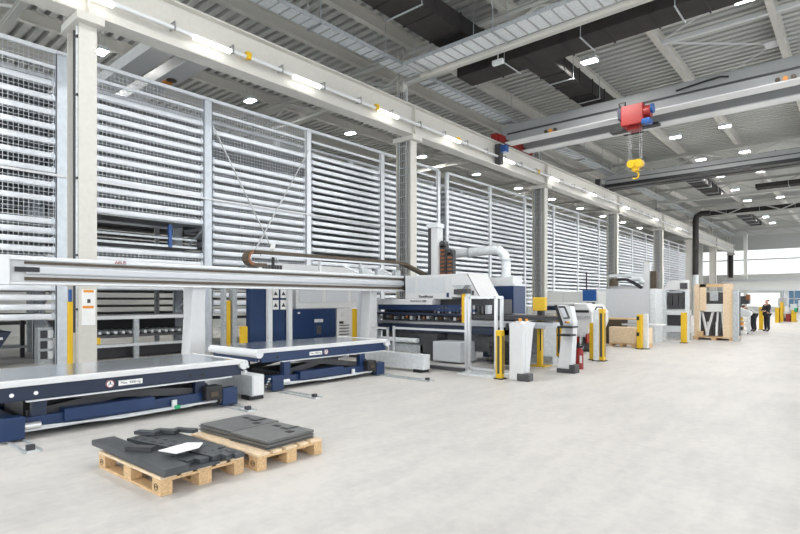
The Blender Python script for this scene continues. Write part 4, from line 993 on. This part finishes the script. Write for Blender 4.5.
MB().box(X3(665), X3(688), SY-.05, SY+.6, Z3(315), Z3(310)).build('table_edge', 'galv_light', t); MB().box(X3(666), X3(687), SY+.1, SY+.6, Z3(326), Z3(315)).build('table_underside', 'dark', t)
MB().box(X3(666), X3(688), SY, SY+.6, Z3(332), Z3(326)).build('lower_shelf', 'galv_light', t); MB().box(X3(667), X3(688), SY+.1, SY+.6, .05, Z3(333)).build('lower_unit', 'galv', t)
# open crate with metal frames
KY = 25.6
t = thing('open_crate', 'tall open wooden crate on a pallet holding white metal frames', 'crate', (at(713, 330, Y=KY).x, KY, 0))
X4 = lambda px: at(px, 300, Y=KY).x
Z4 = lambda py: at(713, py, Y=KY).z
for a, b in ((694, 699), (699.5, 706), (723, 733)): MB().box(X4(a), X4(b), KY, KY+.08, .14 if a != 699.5 else Z4(311), Z4(284)).build('side_board', 'wood_pale', t, .005)
MB().box(X4(699), X4(723), KY, KY+.08, Z4(287), Z4(284)).build('top_board', 'wood', t); MB().box(X4(692), X4(735), KY, KY+1.4, .1, .14).build('pallet_deck', 'wood', t)
for f in (693, 711, 729): MB().box(X4(f), X4(f+5), KY, KY+1.4, 0, .1).build('pallet_block', 'wood', t)
MB().box(X4(694), X4(735), KY+1.3, KY+1.36, 0.14, Z4(292)).build('back_panel', 'shadow_steel', t)
for i, (a, b) in enumerate(((700, 707), (711, 706), (716, 716), (720, 724))): MB().bar((X4(a), KY-.0+.4, Z4(312)), (X4(b), KY+.1, .18), .07, .07).build('metal_frame', 'white', t)
MB().box(X4(703), X4(723), KY+.2, KY+.6, Z4(312), Z4(304)).build('white_part', 'white', t, .03); MB().box(X4(708), X4(716), KY+.3, KY+.5, Z4(301), Z4(291)).build('grey_part', 'galv', t, .03)
for k in range(7): MB().box(X4(701+3*k), X4(703.4+3*k), KY+.5, KY+.8, .16, .5+.25*(k % 3)).build('packed_part', ('dark', 'galv_light', 'shadow_steel')[k % 3], t)
MB().box(X4(736)-.1, X4(736)+.1, KY-.1, KY+.1, 0, Z4(290)).build('corner_post', 'galv', t)
MB().box(X4(697), X4(702), KY-.05, KY+.3, .14, .36).build('small_box', 'wood', t)

# ------------------------------------------------------------ people
def person(label, foot, yaw, joints, radii, edges, cloth, parts, loc):
    pass
def skinned(name, verts, edges, radii, material, parent, sub=2):
    off = Vector(parent['_w'])
    me = bpy.data.meshes.new(name); me.from_pydata([tuple(Vector(v)) for v in verts], edges, []); me.update()
    o = bpy.data.objects.new(name, me); COL.objects.link(o)
    m = o.modifiers.new('skin', 'SKIN'); m.use_smooth_shade = True
    for i, r in enumerate(radii): me.skin_vertices[0].data[i].radius = (r, r) if not isinstance(r, tuple) else r
    me.skin_vertices[0].data[0].use_root = True
    s = o.modifiers.new('sub', 'SUBSURF'); s.levels = s.render_levels = sub
    dg = bpy.context.evaluated_depsgraph_get(); me2 = bpy.data.meshes.new_from_object(o.evaluated_get(dg))
    bpy.data.objects.remove(o)
    o = bpy.data.objects.new(name, me2); COL.objects.link(o)
    me2.materials.clear(); me2.materials.append(MATS[material]); o.parent = parent
    for p in me2.polygons: p.use_smooth = True
    return o
def figure(label, base, yaw, P, shirt, trousers, hair='hair'):
    """P: joint dict in local metres, facing +x"""
    t = thing('person', label, 'person', base); t.rotation_euler = (0, 0, yaw)
    order = ['pelvis', 'waist', 'chest', 'neck', 'head0', 'head1', 'shL', 'elL', 'wrL', 'haL', 'shR', 'elR', 'wrR', 'haR', 'hipL', 'knL', 'anL', 'toL', 'hipR', 'knR', 'anR', 'toR']
    idx = {k: i for i, k in enumerate(order)}
    E_ = [('pelvis', 'waist'), ('waist', 'chest'), ('chest', 'neck'), ('neck', 'head0'), ('head0', 'head1'), ('chest', 'shL'), ('shL', 'elL'), ('elL', 'wrL'), ('wrL', 'haL'), ('chest', 'shR'), ('shR', 'elR'), ('elR', 'wrR'), ('wrR', 'haR'),
          ('pelvis', 'hipL'), ('hipL', 'knL'), ('knL', 'anL'), ('anL', 'toL'), ('pelvis', 'hipR'), ('hipR', 'knR'), ('knR', 'anR'), ('anR', 'toR')]
    R = dict(pelvis=.115, waist=.125, chest=.15, neck=.055, head0=.085, head1=.085, shL=.07, elL=.045, wrL=.03, haL=.035, shR=.07, elR=.045, wrR=.03, haR=.035,
             hipL=.08, knL=.062, anL=.042, toL=.035, hipR=.08, knR=.062, anR=.042, toR=.035)
    body = skinned('body', [P[k] for k in order], [(idx[a], idx[b]) for a, b in E_], [R[k] for k in order], 'skin', t)
    def sub(name, keys, edges, grow, m, closer=None):
        ii = {k: i for i, k in enumerate(keys)}
        return skinned(name, [P[k] for k in keys], [(ii[a], ii[b]) for a, b in edges], [R[k]*grow+.012 for k in keys], m, t)
    P['cuL'] = tuple(Vector(P['elL']).lerp(Vector(P['wrL']), .85)); P['cuR'] = tuple(Vector(P['elR']).lerp(Vector(P['wrR']), .85)); R['cuL'] = R['cuR'] = .036
    sub('shirt', ['waist', 'pelvis', 'chest', 'shL', 'elL', 'cuL', 'shR', 'elR', 'cuR'], [('pelvis', 'waist'), ('waist', 'chest'), ('chest', 'shL'), ('shL', 'elL'), ('elL', 'cuL'), ('chest', 'shR'), ('shR', 'elR'), ('elR', 'cuR')], 1.05, shirt)
    sub('trousers', ['pelvis', 'hipL', 'knL', 'anL', 'hipR', 'knR', 'anR'], [('pelvis', 'hipL'), ('hipL', 'knL'), ('knL', 'anL'), ('pelvis', 'hipR'), ('hipR', 'knR'), ('knR', 'anR')], 1.1, trousers)
    sub('shoe', ['anL', 'toL'], [('anL', 'toL')], 1.1, 'black'); sub('shoe', ['anR', 'toR'], [('anR', 'toR')], 1.1, 'black')
    h0, h1 = Vector(P['head0']), Vector(P['head1']); up = (h1-h0).normalized()
    fw = Vector(P.get('face', (1, 0, 0))).normalized()
    skinned('hair', [h1+up*.03-fw*.03, h1-fw*.06-up*.03, h0-fw*.05+up*.02], [(0, 1), (1, 2)], [.1, .1, .075], hair, t)
    sd = up.cross(fw).normalized(); c = (h0+h1)/2
    nose = MB().cyl(c+fw*.085-up*.015, c+fw*.115-up*.03, .014, 8, .018); nb = nose; off = Vector(base)
    def loc(mb, nm, m):
        me = bpy.data.meshes.new(nm); me.from_pydata(mb.v, [], mb.f); me.materials.append(MATS[m]); o = bpy.data.objects.new(nm, me); COL.objects.link(o); o.parent = t; return o
    loc(nose, 'nose', 'skin')
    loc(MB().cyl(c+fw*.088-up*.06-sd*.02, c+fw*.088-up*.06+sd*.02, .006, 6), 'mouth', 'red')
    for s in (-1, 1):
        loc(MB().cyl(c+fw*.08+sd*.03*s+up*.01, c+fw*.092+sd*.03*s+up*.01, .010, 8), 'eye', 'dark'); loc(MB().cyl(c+sd*s*.08, c+sd*s*.1, .025, 8), 'ear', 'skin')
    for hk, wk in (('haL', 'wrL'), ('haR', 'wrR')):
        hnd = Vector(P[hk]); d = (hnd-Vector(P[wk])).normalized(); sdv = d.cross(Vector((0, 0, 1)))
        sdv = sdv.normalized() if sdv.length > .1 else Vector((0, 1, 0))
        mb = MB()
        for j in range(4):
            b0 = hnd+sdv*(.018*(j-1.5))+d*.02; b1 = b0+d*(.05, .058, .054, .042)[j]; b2 = b1+d*.02-sdv.cross(d)*.015*1; mb.tube([b0, b1, b2], .0085, 6)
        mb.tube([hnd-sdv*.03, hnd-sdv*.055+d*.02, hnd-sdv*.055+d*.05], .01, 6)
        loc(mb, 'fingers', 'skin')
    return t
S = dict(pelvis=(0, 0, .95), waist=(0, 0, 1.1), chest=(.0, 0, 1.35), neck=(.0, 0, 1.5), head0=(.02, 0, 1.6), head1=(.02, 0, 1.69),
         shL=(0, .19, 1.42), elL=(.05, .25, 1.15), wrL=(.25, .17, 1.1), haL=(.33, .14, 1.12), shR=(0, -.19, 1.42), elR=(.06, -.25, 1.15), wrR=(.26, -.17, 1.12), haR=(.34, -.14, 1.14),
         hipL=(0, .1, .88), knL=(.02, .12, .5), anL=(0, .13, .08), toL=(.17, .14, .045), hipR=(0, -.1, .88), knR=(.0, -.12, .5), anR=(-.03, -.13, .08), toR=(.14, -.15, .045))
b1 = at(767, 331.5, Z=0)
figure('standing person in black work clothes facing the bending one', (b1.x, b1.y, 0), PI+.75, dict(S), 'cloth_black', 'cloth_black')
B = dict(pelvis=(-.12, 0, .95), waist=(.02, 0, 1.08), chest=(.24, 0, 1.22), neck=(.38, 0, 1.28), head0=(.46, 0, 1.29), head1=(.53, 0, 1.33), face=(.75, 0, -.65),
         shL=(.28, .19, 1.26), elL=(.42, .23, 1.02), wrL=(.58, .17, .9), haL=(.64, .14, .86), shR=(.28, -.19, 1.26), elR=(.42, -.23, 1.02), wrR=(.58, -.17, .92), haR=(.65, -.14, .88),
         hipL=(-.1, .1, .88), knL=(-.05, .12, .5), anL=(-.1, .13, .08), toL=(.07, .14, .045), hipR=(-.1, -.1, .88), knR=(-.06, -.12, .5), anR=(-.16, -.13, .08), toR=(.02, -.15, .045))
b2 = at(752, 331.5, Z=0)
figure('person in a light grey top and black trousers bending forward over the white table', (b2.x, b2.y, 0), PI+.75, B, 'cloth_grey', 'cloth_black')
# white work table / trolley being worked on, with yellow ladder-like stand
q = at(742, 334, Z=0)
t = thing('work_trolley', 'white trolley with yellow shelves in front of the bending person', 'trolley', (q.x, q.y, 0))
a, b = q.x-.45, q.x+.25
for x in (a, b):
    for y in (q.y, q.y+.6): MB().box(x-.03, x+.03, y-.03, y+.03, .08, .95).build('post', 'white', t)
for z in (.15, .38, .62, .86): MB().box(a, b, q.y, q.y+.6, z, z+.04).build('shelf', 'white', t)
for i, z in enumerate((.19, .42, .66)): MB().box(a+.12, a+.45, q.y+.05, q.y+.5, z, z+.15).build('bin', ('dark', 'orange', 'yellow')[i], t, .01)
for x in (a, b): MB().cyl((x-.02, q.y, .05), (x+.02, q.y, .05), .05, 10).build('caster', 'dark', t)
q_ = at(739, 307, Y=q.y)
t = thing('covered_part', 'white tarpaulin-covered part lying on top of the trolley', 'cover', (q.x, q.y, .9))
MB().prism([(a-.35, q.y-.05, 1.22), (a-.1, q.y-.05, .91), (b+.1, q.y-.05, .91), (b+.15, q.y-.05, 1.1), (a+.2, q.y-.05, 1.38)], (0, .6, 0)).build('cover_sheet', 'white', t, .05)
q = at(742, 297, Y=33.5)
t = thing('dark_machine_arm', 'dark machine arm behind the bending person', 'machine', (q.x, q.y, 0))
MB().box(at(735, 300, Y=34).x, at(749, 300, Y=34).x, 34, 34.6, at(740, 304, Y=34).z, at(740, 296, Y=34).z).build('arm', 'dark', t, .03)
MB().box(at(736, 300, Y=34).x, at(741, 300, Y=34).x, 34.1, 34.5, 0, at(740, 304, Y=34).z).build('leg', 'shadow_steel', t); MB().box(at(746, 300, Y=34).x, at(750, 300, Y=34).x, 33.9, 34.3, at(740, 300, Y=34).z, at(740, 294.5, Y=34).z).build('brown_box', 'copper', t)
q = at(759, 330.5, Z=0); post('yellow post between the two people', q.x, q.y+.9, 1.3, .2, slot=False)
q = at(735.5, 331, Z=0); post('small yellow post beside the tall open crate', q.x+.1, q.y+1.5, .5, .16, slot=False)

# far machines beyond the people
q = at(790, 323, Z=0)
t = thing('far_machine', 'distant yellow and red machine at the right edge of the photo', 'machine', (q.x, q.y, 0))
Yf = q.y; X5 = lambda px: at(px, 310, Y=Yf).x
Z5 = lambda py: at(788, py, Y=Yf).z
for a, b, c_, d_, m_ in ((775, 779, 323, 308, 'yellow'), (780, 783, 322, 302, 'yellow'), (779, 790, 316, 312, 'galv_light'), (785, 790, 322, 314, 'red'), (791, 796, 322, 306, 'yellow'), (783, 795, 322, 318, 'dark'), (795, 802, 320, 314, 'white'), (777, 786, 306, 298, 'galv'), (790, 797, 310, 304, 'galv_light'), (794, 797, 312, 308, 'green'), (798, 803, 312, 300, 'galv_light')):
    MB().box(X5(a), X5(b), Yf+random.uniform(0, .5), Yf+1.3, max(.0, Z5(c_)), Z5(d_)).build('module', m_, t)
t = thing('mezzanine_band', 'long grey cladding beam across the back of the hall above the people', 'beam', (0, 70, 2.9))
Yz = 70
MB().box(at(722, 300, Y=70).x, 8, Yz, Yz+1.5, at(770, 290.5, Y=Yz).z, at(770, 279.5, Y=Yz).z).build('cladding', 'wall_panel_dark', t)
MB().box(at(722, 300, Y=70).x, 8, Yz-.1, Yz, at(770, 291, Y=Yz).z, at(770, 289.5, Y=Yz).z).build('lower_edge', 'galv', t)
MB().box(at(722, 300, Y=70).x, 8, Yz-.1, Yz, at(770, 280.5, Y=Yz).z, at(770, 279, Y=Yz).z).build('upper_edge', 'steel', t)
for x in (-12.0, -6, 1, 7.5): MB().box(x-.2, x+.2, Yz+.3, Yz+.7, 0, at(770, 290.5, Y=Yz).z).build('support', 'galv_light', t)
for i, px in enumerate((685, 701, 745.5)):
    x = at(px, 270, Y=86).x
    one(MB().box(x-.22, x+.22, 85.8, 86.2, 0, 10.7), 'wall_column', 'wall_panel', 'pale column against the end wall, '+('left', 'middle', 'right')[i]+' one', 'column', 'end wall columns')

# ------------------------------------------------------------ light
w = bpy.data.worlds.new('world'); SC.world = w; w.use_nodes = True
nt = w.node_tree; bg = nt.nodes['Background']; bg.inputs['Color'].default_value = (.93, .97, 1, 1); bg.inputs['Strength'].default_value = .62
SC.view_settings.view_transform = 'Standard'; SC.view_settings.look = 'None'; SC.view_settings.gamma = 1
SC.view_settings.exposure = 1.92
SC.cycles.max_bounces = 8; SC.cycles.diffuse_bounces = 5; SC.cycles.use_denoising = True
SC.cycles.sample_clamp_indirect = 4
for o in list(bpy.data.objects):
    if '_w' in o: del o['_w']
